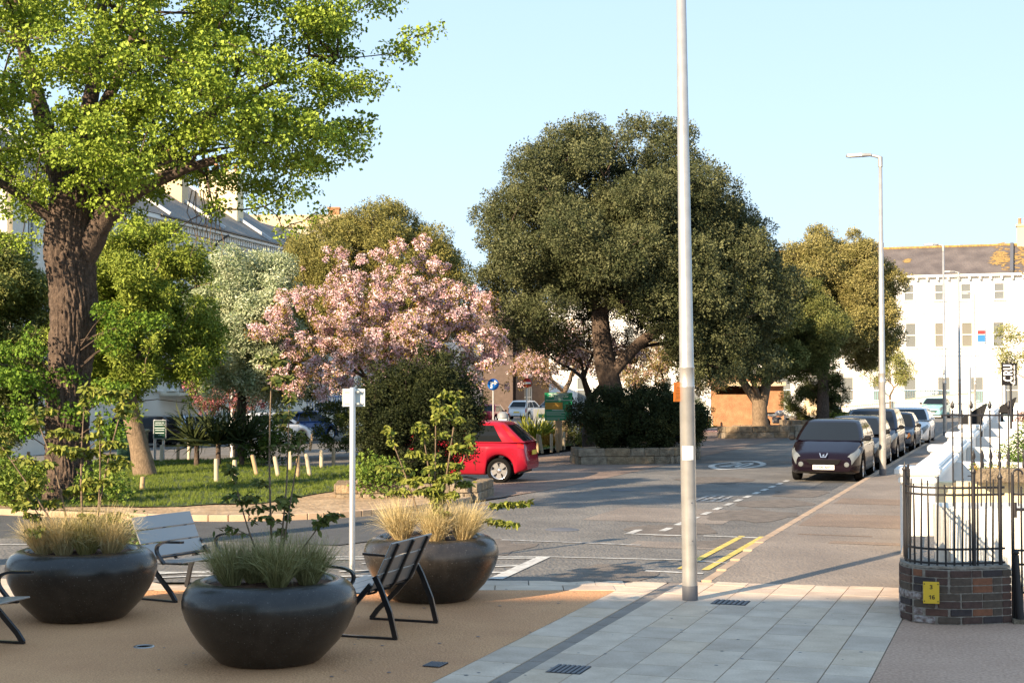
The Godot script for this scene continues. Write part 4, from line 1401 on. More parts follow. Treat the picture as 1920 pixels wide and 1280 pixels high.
func build_trees():
	var leaf := spray(15, 0.20, 0.078, 0.9, 21, 0.35)
	var glossy := spray(22, 0.19, 0.088, 0.52, 22, 0.1)
	var feather := spray(20, 0.19, 0.115, 0.36, 23, 0.0)
	var blossom := spray(18, 0.085, 0.045, 1.0, 24, 0.1)
	# the old lime on the left
	var at := G(-9.42, 30.7, 0.1)
	var lime := thing("lime_tree", "huge old lime with furrowed leaning trunk and fresh yellow green leaves", "tree", at)
	var tp := [Vector3(0, -0.15, 0), Vector3(-0.06, 1.2, 0), Vector3(0.0, 2.6, 0), Vector3(0.05, 4.0, 0), Vector3(-0.05, 5.3, 0), Vector3(0.05, 6.3, 0), Vector3(0.0, 7.0, 0)]
	var tk := part(gnarled(tp, [0.56, 0.42, 0.40, 0.44, 0.49, 0.47, 0.37], 5), "trunk", M.bark, lime)
	var st := S()
	for q in [[Vector3(0, 6.3, 0), Vector3(0.25, 8.0, -0.1), Vector3(0.5, 10.2, -0.3), Vector3(0.6, 13.0, 0), 0.30, 0.12], [Vector3(0.1, 6.2, 0), Vector3(0.6, 7.8, 0.5), Vector3(1.4, 9.6, 0.6), Vector3(2.0, 12.6, 0.4), 0.24, 0.09], [Vector3(-0.1, 6.2, 0), Vector3(-0.6, 8.2, 0.2), Vector3(-1.4, 10.4, -0.3), Vector3(-2.4, 13.0, 0), 0.26, 0.1],
		[Vector3(0.25, 5.2, 0), Vector3(0.95, 6.2, 0.2), Vector3(2.2, 6.9, 0.3), Vector3(4.0, 7.4, 0.6), 0.32, 0.08], [Vector3(-0.2, 5.8, 0.2), Vector3(-1.2, 6.6, 0.6), Vector3(-2.6, 7.1, 0.8), Vector3(-4.2, 7.6, 1.0), 0.12, 0.05], [Vector3(0.2, 6.0, 0), Vector3(1.4, 7.3, -0.4), Vector3(3.2, 8.6, -0.8), Vector3(5.6, 9.7, -0.6), 0.2, 0.05], [Vector3(0.1, 6.2, -0.1), Vector3(0.8, 7.0, -0.9), Vector3(1.8, 7.6, -1.9), Vector3(3.0, 8.0, -2.7), 0.2, 0.05], [Vector3(0, 6.4, -0.2), Vector3(0.4, 7.8, -1.6), Vector3(0.8, 9.0, -3.0), Vector3(1.2, 10.0, -4.2), 0.2, 0.06]]:
		var pth := curve([q[0], q[1], q[2], q[3]], 5)
		var rr := []
		for i in pth.size(): rr.append(lerpf(q[4], q[5] * 0.3, float(i) / (pth.size() - 1)) * r(0.92, 1.1))
		tube(st, pth, rr, 12)
	part(st, "limbs", M.bark, tk)
	var blobs := []
	# flat sprays in tiers, widest to the right where the crown overhangs the road
	for i in 620:
		var a := r(0, TAU)
		var hgt := 5.6 + 6.8 * pow(rng.randf(), 0.9)
		var reach := sqrt(r(0.05, 1.0))
		var rx := 5.2 + (1.2 if hgt < 11 else 0.4)
		var p := Vector3(cos(a) * rx * reach, hgt + 0.1 * reach, sin(a) * 3.6 * reach)
		if p.x > 0.8 and p.y < 6.6 + (p.x - 1.5) * 0.12: p.y += 1.1
		if p.x > 5.2 and p.y < 7.0: p.y += 1.2
		if absf(p.x) < 1.0 and p.y < 6.7 and p.z > -0.5: continue
		if p.x < -2.8: continue
		blobs.append([p, r(0.22, 0.55)])
	for q in [[3.2, 6.1, 0.8, 0.4], [4.2, 6.2, 0.4, 0.45], [5.0, 6.5, 0.6, 0.35], [4.6, 5.7, 0.5, 0.22], [5.3, 6.1, 0.3, 0.2], [1.6, 5.7, 1.2, 0.35], [2.4, 5.6, 0.9, 0.25], [5.0, 5.9, 0.3, 0.16], [6.3, 8.8, 0.4, 0.6], [6.9, 9.5, 0.2, 0.5], [7.4, 9.9, 0.1, 0.35], [7.8, 10.05, 0.1, 0.2], [6.0, 7.4, 0.4, 0.5], [-1.7, 5.4, 1.0, 0.6], [-2.6, 4.8, 1.2, 0.7], [-2.2, 6.2, 1.0, 0.8], [0.6, 7.9, 1.4, 0.7], [-0.7, 7.6, 1.5, 0.7], [0.2, 8.9, 1.7, 0.8], [0.5, 6.6, 1.0, 0.45], [-0.5, 6.5, 1.0, 0.45], [0.0, 7.1, 1.2, 0.5], [1.0, 6.2, 0.9, 0.4], [-1.1, 6.1, 0.9, 0.45], [1.6, 6.6, 1.6, 0.6], [5.6, 10.2, 0.0, 0.7], [6.4, 10.8, -0.4, 0.6]]: blobs.append([Vector3(q[0], q[1], q[2]), q[3]])
	st = S()
	branches(st, [Vector3(0, 5, 0), Vector3(0.1, 6.4, 0), Vector3(0.5, 8.4, 0), Vector3(2.2, 7.0, 0.3), Vector3(4.0, 7.5, 0.6), Vector3(3.2, 8.6, -0.8), Vector3(5.6, 9.6, -0.6), Vector3(-2.6, 7.1, 0.8), Vector3(-1.2, 9.8, 0), Vector3(1.0, 10.4, 0)], 0.3, 0.15, blobs, 0.012, 5)
	part(st, "twigs", M.bark, tk)
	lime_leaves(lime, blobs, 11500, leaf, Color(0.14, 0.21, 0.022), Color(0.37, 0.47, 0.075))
	var shoots := []
	for i in 44:
		var side := r(-1.9, 1.5)
		if side > -0.5 and side < 0.5 and rng.randf() < 0.7: continue
		shoots.append([Vector3(side, r(1.5, 3.7) - (0.5 if side > 0.6 else 0.0) * r(0, 1), r(0.35, 1.3)), r(0.14, 0.36)])
	for q in [[1.25, 3.65, 0.7, 0.35], [1.6, 3.75, 0.6, 0.3], [0.95, 3.95, 0.7, 0.3], [1.95, 3.8, 0.6, 0.25], [1.1, 3.3, 0.7, 0.35]]: shoots.append([Vector3(q[0], q[1], q[2]), q[3]])
	st = S()
	for b in shoots:
		var foot := Vector3(clampf(b[0].x, -0.4, 0.4) * 0.8, maxf(b[0].y - r(0.2, 0.7), 0.6), 0.35)
		tube(st, [foot, foot.lerp(b[0], 0.5) + Vector3(0, 0.06, 0), b[0]], [0.014, 0.01, 0.006], 5)
	part(st, "shoot_stems", M.bark, tk)
	foliage("trunk_shoots", lime, shoots, 480, leaf, M.leaf, 0.65, 1.1, Color(0.06, 0.13, 0.015), Color(0.19, 0.29, 0.04), 0.4, 1.0, 0.2)
	st = S()
	for i in 9:
		var p := Vector3(2.95 + r(-0.25, 0.3), 6.5, 0.7)
		var q := [p]
		for k in 4: q.append(q[k] + Vector3(r(-0.12, 0.12), r(-0.5, -0.15), r(-0.1, 0.1)))
		tube(st, q, [0.012, 0.010, 0.009, 0.007, 0.004], 4)
	part(st, "dead_twigs", M.bark_pale, tk)
	# a second lime stands left of the picture and shades the road
	at = G(-9.7, 17.0)
	var b2 := clumps(Vector3(0.0, 8.5, 0), Vector3(1.9, 1.7, 1.9), 44, 0.35, 0.6, -0.9)
	var t := tree("lime_tree", "lime tree left of the plaza, beyond the planter with the grey chair", at, [Vector3(0, 0, 0), Vector3(0.1, 2.5, 0), Vector3(0, 5.6, 0)], [0.4, 0.3, 0.24], b2, M.bark, 0.2)
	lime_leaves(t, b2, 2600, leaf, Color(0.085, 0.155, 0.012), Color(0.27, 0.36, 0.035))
	# holm oaks
	var oak := [Color(0.040, 0.052, 0.021), Color(0.175, 0.182, 0.085)]
	at = G(3.55, 50.0)
	rng.seed = 101
	var bb := clumps(Vector3(-0.15, 7.0, 0), Vector3(4.75, 4.7, 4.5), 210, 0.55, 1.1, -0.80, 0.3, 0.0)
	bb = bb.filter(func(b): return not (absf(b[0].x + 0.3) < 1.5 and b[0].y < 4.6 and b[0].z > -1.0))
	bb += clumps(Vector3(3.7, 5.6, 0.3), Vector3(2.1, 3.4, 2.6), 56, 0.5, 0.95, -0.9, 0.2, 0.0) + clumps(Vector3(3.2, 7.4, 0.2), Vector3(1.9, 2.0, 2.2), 30, 0.5, 0.9, -0.5, 0.2, 0.0)
	t = tree("holm_oak", "largest dark holm oak, domed above the street behind the near lamp post", at, [Vector3(0.2, 0, 0), Vector3(0.05, 1.6, 0), Vector3(-0.35, 3.4, 0), Vector3(-0.5, 5.0, 0)], [0.58, 0.42, 0.36, 0.28], bb, M.bark, 0.24, "holm oaks")
	st = S()
	tube(st, curve([Vector3(-0.2, 2.7, 0), Vector3(0.9, 3.9, 0.3), Vector3(2.2, 4.7, 0.4), Vector3(3.6, 5.6, 0.3)], 4), [0.24, 0.23, 0.22, 0.21, 0.2, 0.19, 0.18, 0.17, 0.16, 0.14, 0.13, 0.11, 0.10], 10)
	part(st, "limb", M.bark, t)
	foliage("crown", t, bb, 30000, glossy, M.leaf_gloss, 0.75, 1.3, oak[0], oak[1], 0.7, 1.3, 0.5)
	at = G(-7.3, 75)
	rng.seed = 102
	bb = clumps(Vector3(0, 7.3, 0), Vector3(5.0, 4.6, 4.6), 150, 0.5, 1.15, -0.8, 0.2, 0.0)
	t = tree("holm_oak", "rounded olive brown holm oak rising behind the pink cherry", at, [Vector3(0, 0, 0), Vector3(0, 2, 0), Vector3(0.2, 5, 0)], [0.5, 0.4, 0.3], bb, M.bark, 0.25, "holm oaks")
	foliage("crown", t, bb, 15000, glossy, M.leaf_gloss, 1.0, 1.6, Color(0.11, 0.11, 0.028), Color(0.31, 0.28, 0.09), 0.8, 1.0, 0.4)
	at = G(11.35, 66)
	rng.seed = 103
	bb = clumps(Vector3(-0.7, 5.2, 0), Vector3(3.3, 3.2, 3.2), 70, 0.55, 0.95, -0.8, 0.25)
	bb += clumps(Vector3(2.0, 4.6, 0.6), Vector3(2.0, 2.4, 2.2), 26, 0.5, 0.8, -0.9, 0.25)
	t = tree("holm_oak", "forked pale barked oak growing from the long stone bed", at, [Vector3(0.05, 0.3, 0), Vector3(0, 1.2, 0), Vector3(0, 1.7, 0)], [0.42, 0.34, 0.36], bb, M.bark_pale, 0.2, "holm oaks")
	st = S()
	for q in [[Vector3(-0.1, 1.6, 0), Vector3(-0.8, 2.6, 0.1), Vector3(-1.3, 3.8, 0.2), 0.24, 0.1], [Vector3(0.1, 1.5, 0), Vector3(0.35, 2.7, 0), Vector3(0.4, 4.2, 0), 0.28, 0.14], [Vector3(0.35, 2.6, 0), Vector3(1.4, 3.1, 0.2), Vector3(2.4, 3.6, 0.4), 0.17, 0.08]]:
		var pth := curve([q[0], q[1], q[2]], 5)
		var rr := []
		for i in pth.size(): rr.append(lerpf(q[3], q[4], float(i) / (pth.size() - 1)))
		tube(st, pth, rr, 10)
	part(st, "limb", M.bark_pale, t)
	foliage("crown", t, bb, 14000, glossy, M.leaf_gloss, 0.85, 1.4, Color(0.06, 0.078, 0.02), Color(0.225, 0.23, 0.075), 0.8, 1.2, 0.35)
	at = G(16.2, 75)
	rng.seed = 104
	bb = clumps(Vector3(0.3, 6.4, 0), Vector3(3.7, 3.9, 3.4), 84, 0.55, 1.0, -0.85, 0.25)
	t = tree("holm_oak", "sunlit yellow olive oak in front of the white terrace", at, [Vector3(0, 0, 0), Vector3(0, 1.6, 0), Vector3(0.1, 4.2, 0)], [0.36, 0.3, 0.24], bb, M.bark, 0.2, "holm oaks")
	foliage("crown", t, bb, 16000, glossy, M.leaf_gloss, 0.9, 1.5, Color(0.12, 0.115, 0.03), Color(0.38, 0.33, 0.13), 0.85, 1.0, 0.35)
	# cherries
	var pinks := [Color(0.72, 0.42, 0.46), Color(0.91, 0.74, 0.76)]
	at = G(-4.7, 48)
	rng.seed = 105
	bb = clumps(Vector3(0.55, 4.1, 0), Vector3(4.0, 2.85, 3.4), 300, 0.13, 0.36, -0.75, 0.4)
	for q in [[1.75, 7.2], [1.6, 6.7], [2.45, 6.5], [2.3, 5.9], [-1.0, 6.9], [0.9, 7.1], [3.3, 5.6], [-2.9, 5.5], [-3.6, 4.3], [3.6, 5.0], [-2.4, 5.6], [0.2, 6.9], [3.9, 4.2], [4.1, 3.5], [3.4, 2.7], [3.2, 2.3], [-2.6, 2.4], [-3.2, 2.8], [-3.3, 4.9]]: bb.append([Vector3(q[0], q[1], r(-0.5, 1.0)), r(0.22, 0.4)])
	t = tree("cherry_tree", "large pink blossoming cherry with coppery young leaves beside the dark bush", at, [Vector3(0, 0, 0), Vector3(0, 1.2, 0), Vector3(0.1, 2.0, 0)], [0.3, 0.25, 0.22], bb, M.bark_dark, 0.16, "cherry trees")
	foliage("blossom", t, bb, 6800, blossom, M.petal, 0.75, 1.45, pinks[0], pinks[1], 0.85, 1.0, 0.2)
	foliage("leaves", t, bb, 3800, leaf, M.leaf, 0.5, 0.9, Color(0.15, 0.085, 0.02), Color(0.30, 0.24, 0.05), 0.85, 1.0, 0.2)
	at = G(2.1, 60)
	bb = clumps(Vector3(0.2, 3.6, 0), Vector3(2.4, 1.4, 2.2), 40, 0.3, 0.6, -0.7, 0.3)
	t = tree("cherry_tree", "small half bare cherry with pale blossom and thick stump behind the green sign", at, [Vector3(0, 0, 0), Vector3(0, 1.2, 0), Vector3(0.05, 2.2, 0)], [0.42, 0.36, 0.3], bb, M.bark_pale, 0.16, "cherry trees")
	foliage("blossom", t, bb, 700, blossom, M.petal, 0.8, 1.3, pinks[0], pinks[1], 0.85)
	foliage("leaves", t, bb, 700, leaf, M.leaf, 0.6, 1.0, Color(0.14, 0.08, 0.03), Color(0.26, 0.19, 0.06), 0.85)
	at = G(2.9, 54)
	bb = clumps(Vector3(0.3, 3.6, 0), Vector3(1.9, 1.2, 1.8), 30, 0.3, 0.6, -0.5, 0.3)
	t = tree("cherry_tree", "dark wide forking cherry just left of the big oak trunk", at, [Vector3(0, 0, 0), Vector3(0, 1.0, 0), Vector3(0.05, 1.9, 0)], [0.3, 0.24, 0.22], bb, M.bark_dark, 0.19, "cherry trees")
	foliage("blossom", t, bb, 420, blossom, M.petal, 0.8, 1.3, pinks[0], pinks[1], 0.85)
	foliage("leaves", t, bb, 420, leaf, M.leaf, 0.6, 1.0, Color(0.14, 0.08, 0.03), Color(0.26, 0.19, 0.06), 0.85)
	at = G(8.2, 74)
	bb = clumps(Vector3(0, 3.3, 0), Vector3(3.2, 1.8, 2.4), 44, 0.35, 0.65, -0.8, 0.3)
	t = tree("cherry_tree", "fading buff and pink cherry behind the near lamp post", at, [Vector3(0, 0, 0), Vector3(0, 1.0, 0), Vector3(0.05, 1.8, 0)], [0.24, 0.2, 0.18], bb, M.bark_dark, 0.14, "cherry trees")
	foliage("blossom", t, bb, 500, blossom, M.petal, 0.9, 1.5, Color(0.42, 0.24, 0.2), Color(0.6, 0.42, 0.36), 0.85)
	foliage("leaves", t, bb, 1500, leaf, M.leaf, 0.7, 1.1, Color(0.14, 0.10, 0.03), Color(0.28, 0.23, 0.09), 0.85)
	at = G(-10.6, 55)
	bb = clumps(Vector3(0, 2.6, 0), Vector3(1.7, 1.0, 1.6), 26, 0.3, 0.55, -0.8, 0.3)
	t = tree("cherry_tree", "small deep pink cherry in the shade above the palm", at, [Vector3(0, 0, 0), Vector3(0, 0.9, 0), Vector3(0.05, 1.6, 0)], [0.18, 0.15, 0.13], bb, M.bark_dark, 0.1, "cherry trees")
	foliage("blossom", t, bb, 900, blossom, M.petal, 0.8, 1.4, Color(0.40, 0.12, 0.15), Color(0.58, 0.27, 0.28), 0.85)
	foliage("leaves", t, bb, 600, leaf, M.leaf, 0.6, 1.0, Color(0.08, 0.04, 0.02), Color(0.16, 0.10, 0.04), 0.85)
	# pale flowering tree, yew and others on the left
	at = G(-9.6, 51)
	rng.seed = 106
	bb = clumps(Vector3(0.3, 4.7, 0.4), Vector3(2.2, 2.7, 2.0), 90, 0.28, 0.6, -0.9, 0.25)
	bb += clumps(Vector3(1.2, 3.2, 0.2), Vector3(1.4, 1.4, 1.5), 24, 0.35, 0.6, -0.9, 0.25)
	t = tree("whitebeam", "silvery green tree with whitish young leaves left of the pink cherry", at, [Vector3(0, 0, 0), Vector3(0, 1.4, 0), Vector3(0.05, 2.8, 0)], [0.22, 0.18, 0.15], bb, M.bark_dark, 0.12)
	foliage("crown", t, bb, 7500, feather, M.leaf, 0.7, 1.2, Color(0.18, 0.24, 0.11), Color(0.60, 0.63, 0.42), 0.85, 1.1, 0.3)
	at = G(-10.1, 39.4, 0.12)
	rng.seed = 107
	bb = clumps(Vector3(-0.1, 4.2, -0.3), Vector3(1.95, 2.9, 1.9), 130, 0.18, 0.5, -0.75, 0.3, 0.25)
	bb += clumps(Vector3(-1.1, 3.4, 0.2), Vector3(1.1, 1.5, 1.3), 26, 0.3, 0.5, -0.9, 0.25)
	t = tree("yew_tree", "feathery olive green tree on a leaning bare brown trunk", at, [Vector3(0.08, 0, 0), Vector3(-0.12, 0.9, 0), Vector3(-0.38, 2.0, 0), Vector3(-0.45, 3.2, 0)], [0.33, 0.26, 0.24, 0.2], bb, M.bark_pale, 0.14)
	foliage("crown", t, bb, 6800, feather, M.leaf, 0.7, 1.2, Color(0.10, 0.145, 0.02), Color(0.34, 0.40, 0.07), 0.7, 1.1, 0.3)
	at = G(-15.4, 42, 0.12)
	bb = clumps(Vector3(-0.3, 4.0, 0), Vector3(2.3, 3.2, 2.2), 90, 0.35, 0.7, -0.9, 0.25)
	t = tree("yew_tree", "grey green tree filling the left edge behind the lime trunk", at, [Vector3(0, 0, 0), Vector3(0, 1.2, 0), Vector3(0, 3.0, 0)], [0.3, 0.25, 0.2], bb, M.bark, 0.14)
	foliage("crown", t, bb, 10000, feather, M.leaf, 0.75, 1.25, Color(0.08, 0.11, 0.03), Color(0.30, 0.31, 0.10), 0.7, 1.1, 0.3)
	# young trees before the white terrace
	for q in [[W(111, -9.6), 2.7, 1.7, "small airy young tree in front of the white terrace arches"], [W(84, 0.6), 3.6, 2.3, "pale green garden tree behind the hanging sign"]]:
		bb = clumps(Vector3(0, q[1] + 0.7, 0), Vector3(q[2], 1.5, q[2]), 26, 0.3, 0.6, -0.8, 0.3)
		t = tree("young_tree", q[3], q[0], [Vector3(0, 0, 0), Vector3(0.05, 0.8, 0), Vector3(0, 1.5, 0)], [0.12, 0.10, 0.09], bb, M.bark_pale, 0.09, "young trees by the terrace")
		foliage("crown", t, bb, 900, leaf, M.leaf, 0.8, 1.3, Color(0.16, 0.17, 0.04), Color(0.34, 0.34, 0.12), 0.85)
	# evergreen bushes in the stone beds
	var dk := [Color(0.012, 0.018, 0.007), Color(0.060, 0.070, 0.026)]
	for q in [[G(-2.15, 30.9, 0.28), Vector3(1.35, 1.25, 1.0), 1.25, 70, 4200, dk, "big dark evergreen bush above the stone bed behind the sign post"], [G(-1.3, 31.2, 0.3), Vector3(0.85, 1.0, 0.8), 1.75, 34, 1900, dk, ""], [G(3.9, 44.4, 0.35), Vector3(2.05, 0.95, 1.0), 0.95, 90, 5200, dk, "wide dark evergreen bush in the stone bed under the largest oak"], [G(16.2, 76, 0.2), Vector3(1.9, 1.5, 1.4), 1.5, 60, 3000, [Color(0.03, 0.045, 0.012), Color(0.14, 0.15, 0.05)], "rounded green bush beside the stone steps"]]:
		if q[6] == "": continue
		var sh := thing("evergreen_bush", q[6], "bush", q[0], 0.0, "evergreen bushes in the beds")
		bb = clumps(Vector3(0, q[2], 0), q[1], q[3], 0.22, 0.42, -0.95, 0.35)
		if q[4] == 4200: bb += clumps(Vector3(0.45, 1.75, -0.2), Vector3(0.95, 0.95, 0.8), 40, 0.22, 0.40, -0.6, 0.3)
		st = S()
		branches(st, [Vector3(0, -0.1, 0), Vector3(0, 0.2, 0), Vector3(0, 0.5, 0)], 0.1, 0.08, bb, 0.008, 5)
		part(st, "stems", M.bark_dark, sh)
		foliage("leaves", sh, bb, q[4], glossy, M.leaf_gloss, 0.5, 0.95, q[5][0], q[5][1], 0.9, 1.3, 0.3)
	# low plants
	var herb := spray(9, 0.12, 0.07, 0.6, 31, 0.1)
	for q in [[G(-11.2, 30.4, 0.1), Vector3(1.3, 0.55, 0.7), 900, Color(0.10, 0.17, 0.015), Color(0.30, 0.36, 0.05), "bright yellow green shrub at the left edge beneath the lime"], [G(-8.3, 29.2, 0.12), Vector3(0.5, 0.3, 0.4), 220, Color(0.08, 0.15, 0.02), Color(0.25, 0.32, 0.06), "small green shrub right of the lime foot"], [G(-10.0, 28.9, 0.12), Vector3(0.7, 0.5, 0.5), 420, Color(0.08, 0.14, 0.02), Color(0.24, 0.30, 0.06), "leafy green shrub in front of the lime foot"], [G(-2.75, 29.6, 0.3), Vector3(0.5, 0.3, 0.35), 260, Color(0.07, 0.13, 0.02), Color(0.2, 0.27, 0.05), "leafy green plant spilling over the nearest stone bed"], [G(-6.3, 52, 0.0), Vector3(1.2, 1.5, 1.0), 1300, Color(0.035, 0.06, 0.012), Color(0.13, 0.17, 0.04), "mid green shrub in front of the blue porch railing"], [G(-7.6, 44.5, 0.1), Vector3(1.0, 0.8, 0.8), 900, Color(0.03, 0.055, 0.012), Color(0.12, 0.17, 0.03), "low green shrub right of the spiky palm"], [G(10.2, 79, 0.0), Vector3(0.9, 1.0, 0.9), 700, Color(0.05, 0.09, 0.015), Color(0.18, 0.22, 0.05), "green shrub leaning on the brick shelter"], [G(17.4, 74, 0.1), Vector3(1.2, 0.5, 0.7), 600, Color(0.10, 0.15, 0.02), Color(0.26, 0.30, 0.05), "bright low plant beneath the rounded bush"], [G(-5.5, 20.6, 0.0), Vector3(0.4, 0.2, 0.3), 120, Color(0.06, 0.11, 0.02), Color(0.16, 0.2, 0.06), "weedy plant beside the left planter"], [G(2.9, 57.5, 0.0), Vector3(0.8, 0.5, 0.6), 420, Color(0.05, 0.07, 0.015), Color(0.16, 0.16, 0.05), "dull green shrub at the foot of the green sign"]]:
		var sh := thing("low_shrub", q[5], "shrub", q[0])
		bb = clumps(Vector3(0, q[1].y * 0.9, 0), q[1], 22, 0.16, 0.34, -0.9, 0.35)
		st = S()
		branches(st, [Vector3(0, -0.05, 0), Vector3(0, 0.1, 0), Vector3(0, 0.2, 0)], 0.03, 0.03, bb, 0.005, 4)
		part(st, "stems", M.bark_dark, sh)
		foliage("leaves", sh, bb, q[2], herb, M.leaf, 0.7, 1.25, q[3], q[4], 0.85, 1.0, 0.3)
	# spiky plants
	var blade := S()
	blade.set_smooth_group(1)
	var bl := [Vector3(0, 0, 0), Vector3(0, 0.35, 0.03), Vector3(0, 0.7, 0.12), Vector3(0, 0.95, 0.3), Vector3(0, 1.05, 0.5)]
	var wd := [0.016, 0.024, 0.022, 0.014, 0.002]
	var rows := []
	for i in 5: rows.append([bl[i] - Vector3(wd[i], 0, 0), bl[i] + Vector3(0, -0.004, -0.006), bl[i] + Vector3(wd[i], 0, 0)])
	grid(blade, rows)
	blade.generate_normals()
	var spike := blade.commit()
	for q in [[G(-8.9, 44.2, 0.1), 1.25, 3, 120, Color(0.014, 0.022, 0.008), Color(0.06, 0.075, 0.028), "dark spiky palm clump on the lawn before the parked cars"], [G(1.0, 58, 0.0), 1.35, 1, 260, Color(0.12, 0.15, 0.015), Color(0.34, 0.34, 0.05), "yellow green strap leaved clump in front of the ticket machine"], [G(1.55, 57.2, 0.0), 0.7, 1, 120, Color(0.30, 0.14, 0.02), Color(0.45, 0.26, 0.05), "small rusty orange grass clump beside the green sign"], [G(9.2, 77, 0.1), 1.3, 1, 110, Color(0.05, 0.09, 0.015), Color(0.2, 0.25, 0.05), "small green palm left of the brick shelter"], [G(-12.3, 31.2, 0.1), 1.1, 1, 70, Color(0.10, 0.13, 0.03), Color(0.28, 0.28, 0.1), "pale spiky clump at the left edge behind the planter sapling"]]:
		var pn := thing("spiky_plant", q[6], "plant", q[0])
		var pts := []
		var dirs := []
		for c in q[2]:
			var o := Vector3(r(-0.9, 0.9), 0, r(-0.4, 0.4)) if q[2] > 1 else Vector3.ZERO
			var up := 0.75 if q[1] > 1.2 and q[3] < 200 else 0.0
			for i in q[3]:
				var a := r(0, TAU)
				pts.append(o + Vector3(0, up * r(0.85, 1.0), 0))
				dirs.append(Vector3(cos(a), r(0.0 if up > 0.0 else 0.5, 1.8), sin(a)).normalized())
			if up > 0.0:
				st = S()
				rod(st, o + Vector3(0, -0.15, 0), o + Vector3(0, up, 0), 0.09, 0.07)
				part(st, "stem", M.bark, pn)
		scatter("blades", spike, M.blade, pn, pts, dirs, q[1] * 0.65, q[1] * 1.05, q[4], q[5])

# ---------- plaza furniture
func planter(at: Vector3, label: String) -> Node3D:
	var o := thing("round_planter", label, "planter", at, 0.0, "round plaza planters")
	var st := S()
	lathe(st, [Vector2(0.40, 0.0), Vector2(0.435, 0.008), Vector2(0.46, 0.03), Vector2(0.53, 0.10), Vector2(0.605, 0.18), Vector2(0.672, 0.28), Vector2(0.722, 0.38), Vector2(0.749, 0.47), Vector2(0.752, 0.53), Vector2(0.738, 0.59), Vector2(0.705, 0.645), Vector2(0.655, 0.683), Vector2(0.60, 0.70), Vector2(0.565, 0.698), Vector2(0.545, 0.682), Vector2(0.535, 0.655), Vector2(0.53, 0.60)], 72)
	part(st, "bowl", M.terrazzo, o)
	st = S()
	var rows := []
	for k in 5:
		var row := []
		for j in 32:
			var a := TAU * j / 32
			row.append(Vector3(cos(a), 0, sin(a)) * (0.54 * (4 - k) / 4.0 + 0.001) + Vector3(0, 0.645 + r(-0.015, 0.015) + k * 0.006, 0))
		rows.append(row)
	grid(st, rows, true)
	part(st, "soil", M.bark_chips, o)
	return o
func blade_mesh(h: float, bend: float, w: float) -> ArrayMesh:
	var st := S()
	var rows := []
	for i in 7:
		var f := i / 6.0
		var p := Vector3(0, h * f * (1.0 - 0.28 * bend * f * f), bend * h * f * f * 0.5)
		var ww := w * (1.0 - f * 0.85)
		rows.append([p - Vector3(ww, 0, 0), p + Vector3(ww, 0, 0)])
	grid(st, rows)
	return mesh_of(st)
func feather_grass(at: Vector3, h: float, n: int, ca: Color, cb: Color, label: String, lean := Vector3.ZERO):
	var o := thing("feather_grass", label, "grass", at, 0.0, "feather grass in the planters")
	for v in 3:
		var pts := []
		var dirs := []
		for i in n / 3:
			var a := r(0, TAU)
			var q := sqrt(rng.randf())
			pts.append(Vector3(cos(a), 0, sin(a)) * q * 0.075)
			dirs.append((Vector3(cos(a), 0, sin(a)) * q * r(0.15, 0.75) + Vector3.UP + lean).normalized())
		var g := scatter("blades", blade_mesh(h * 1.12, [0.4, 0.85, 1.35][v], 0.0026), M.blade, o, pts, dirs, 0.5, 1.15, ca, cb)
		stuff(g)
func sapling(at: Vector3, stems: Array, leaves: int, size: float, ca: Color, cb: Color, label: String, droop: float, extra := []):
	var o := thing("sapling", label, "sapling", at, 0.0, "saplings in the planters")
	var st := S()
	var tips := []
	for s in stems:
		var path := curve([s[0], s[0].lerp(s[1], 0.5) + Vector3(r(-0.05, 0.05), 0.02, r(-0.05, 0.05)), s[1]], 6)
		var rr := []
		for i in path.size(): rr.append(lerpf(s[2], 0.004, float(i) / (path.size() - 1)))
		tube(st, path, rr, 6)
		for k in s[3]:
			var f := r(0.22, 1.0)
			var p: Vector3 = path[int(f * (path.size() - 1))]
			var a := r(0, TAU)
			var l: float = s[4] * r(0.5, 1.1) * (1.15 - f * 0.6)
			var e := p + Vector3(cos(a) * l, r(-0.02, 0.35) * l, sin(a) * l * 0.8)
			var m := p.lerp(e, 0.5) + Vector3(0, 0.12 * l, 0)
			tube(st, [p, m, e], [0.005, 0.004, 0.0025], 4, false)
			tips.append([p, m, e])
		tips.append([path[path.size() - 4], path[path.size() - 2], path[path.size() - 1]])
	for e in extra:
		tube(st, [e[0], e[1], e[2]], [0.007, 0.005, 0.003], 4, false)
		for k in 3: tips.append([e[1], e[1].lerp(e[2], 0.6), e[2]])
	part(st, "stems", M.bark_pale, o)
	var lf := S()
	lf.set_smooth_group(-1)
	var prof := [[0.0, 0.02], [0.25, 0.20], [0.55, 0.24], [0.85, 0.10], [1.0, 0.0]]
	for i in 4:
		for sd in [-1, 1]:
			var a := Vector3(0, prof[i][0], -0.10 * prof[i][0] * prof[i][0])
			var b := Vector3(0, prof[i + 1][0], -0.10 * prof[i + 1][0] * prof[i + 1][0])
			quad(lf, a, b, b + Vector3(sd * prof[i + 1][1], 0, 0.07 * prof[i + 1][1]), a + Vector3(sd * prof[i][1], 0, 0.07 * prof[i][1]))
	var leaf := mesh_of(lf)
	var pts := []
	var dirs := []
	for i in leaves:
		var t: Array = tips[rng.randi() % tips.size()]
		var f := r(0.15, 1.0)
		var p: Vector3 = t[0].lerp(t[1], f * 2) if f < 0.5 else t[1].lerp(t[2], f * 2 - 1)
		pts.append(p + Vector3(r(-1, 1), r(-1, 1), r(-1, 1)) * 0.02)
		dirs.append(Vector3(rng.randfn(), rng.randfn() * 0.5 - droop, rng.randfn()).normalized())
	scatter("leaves", leaf, M.leaf, o, pts, dirs, size * 0.7, size * 1.25, ca, cb)
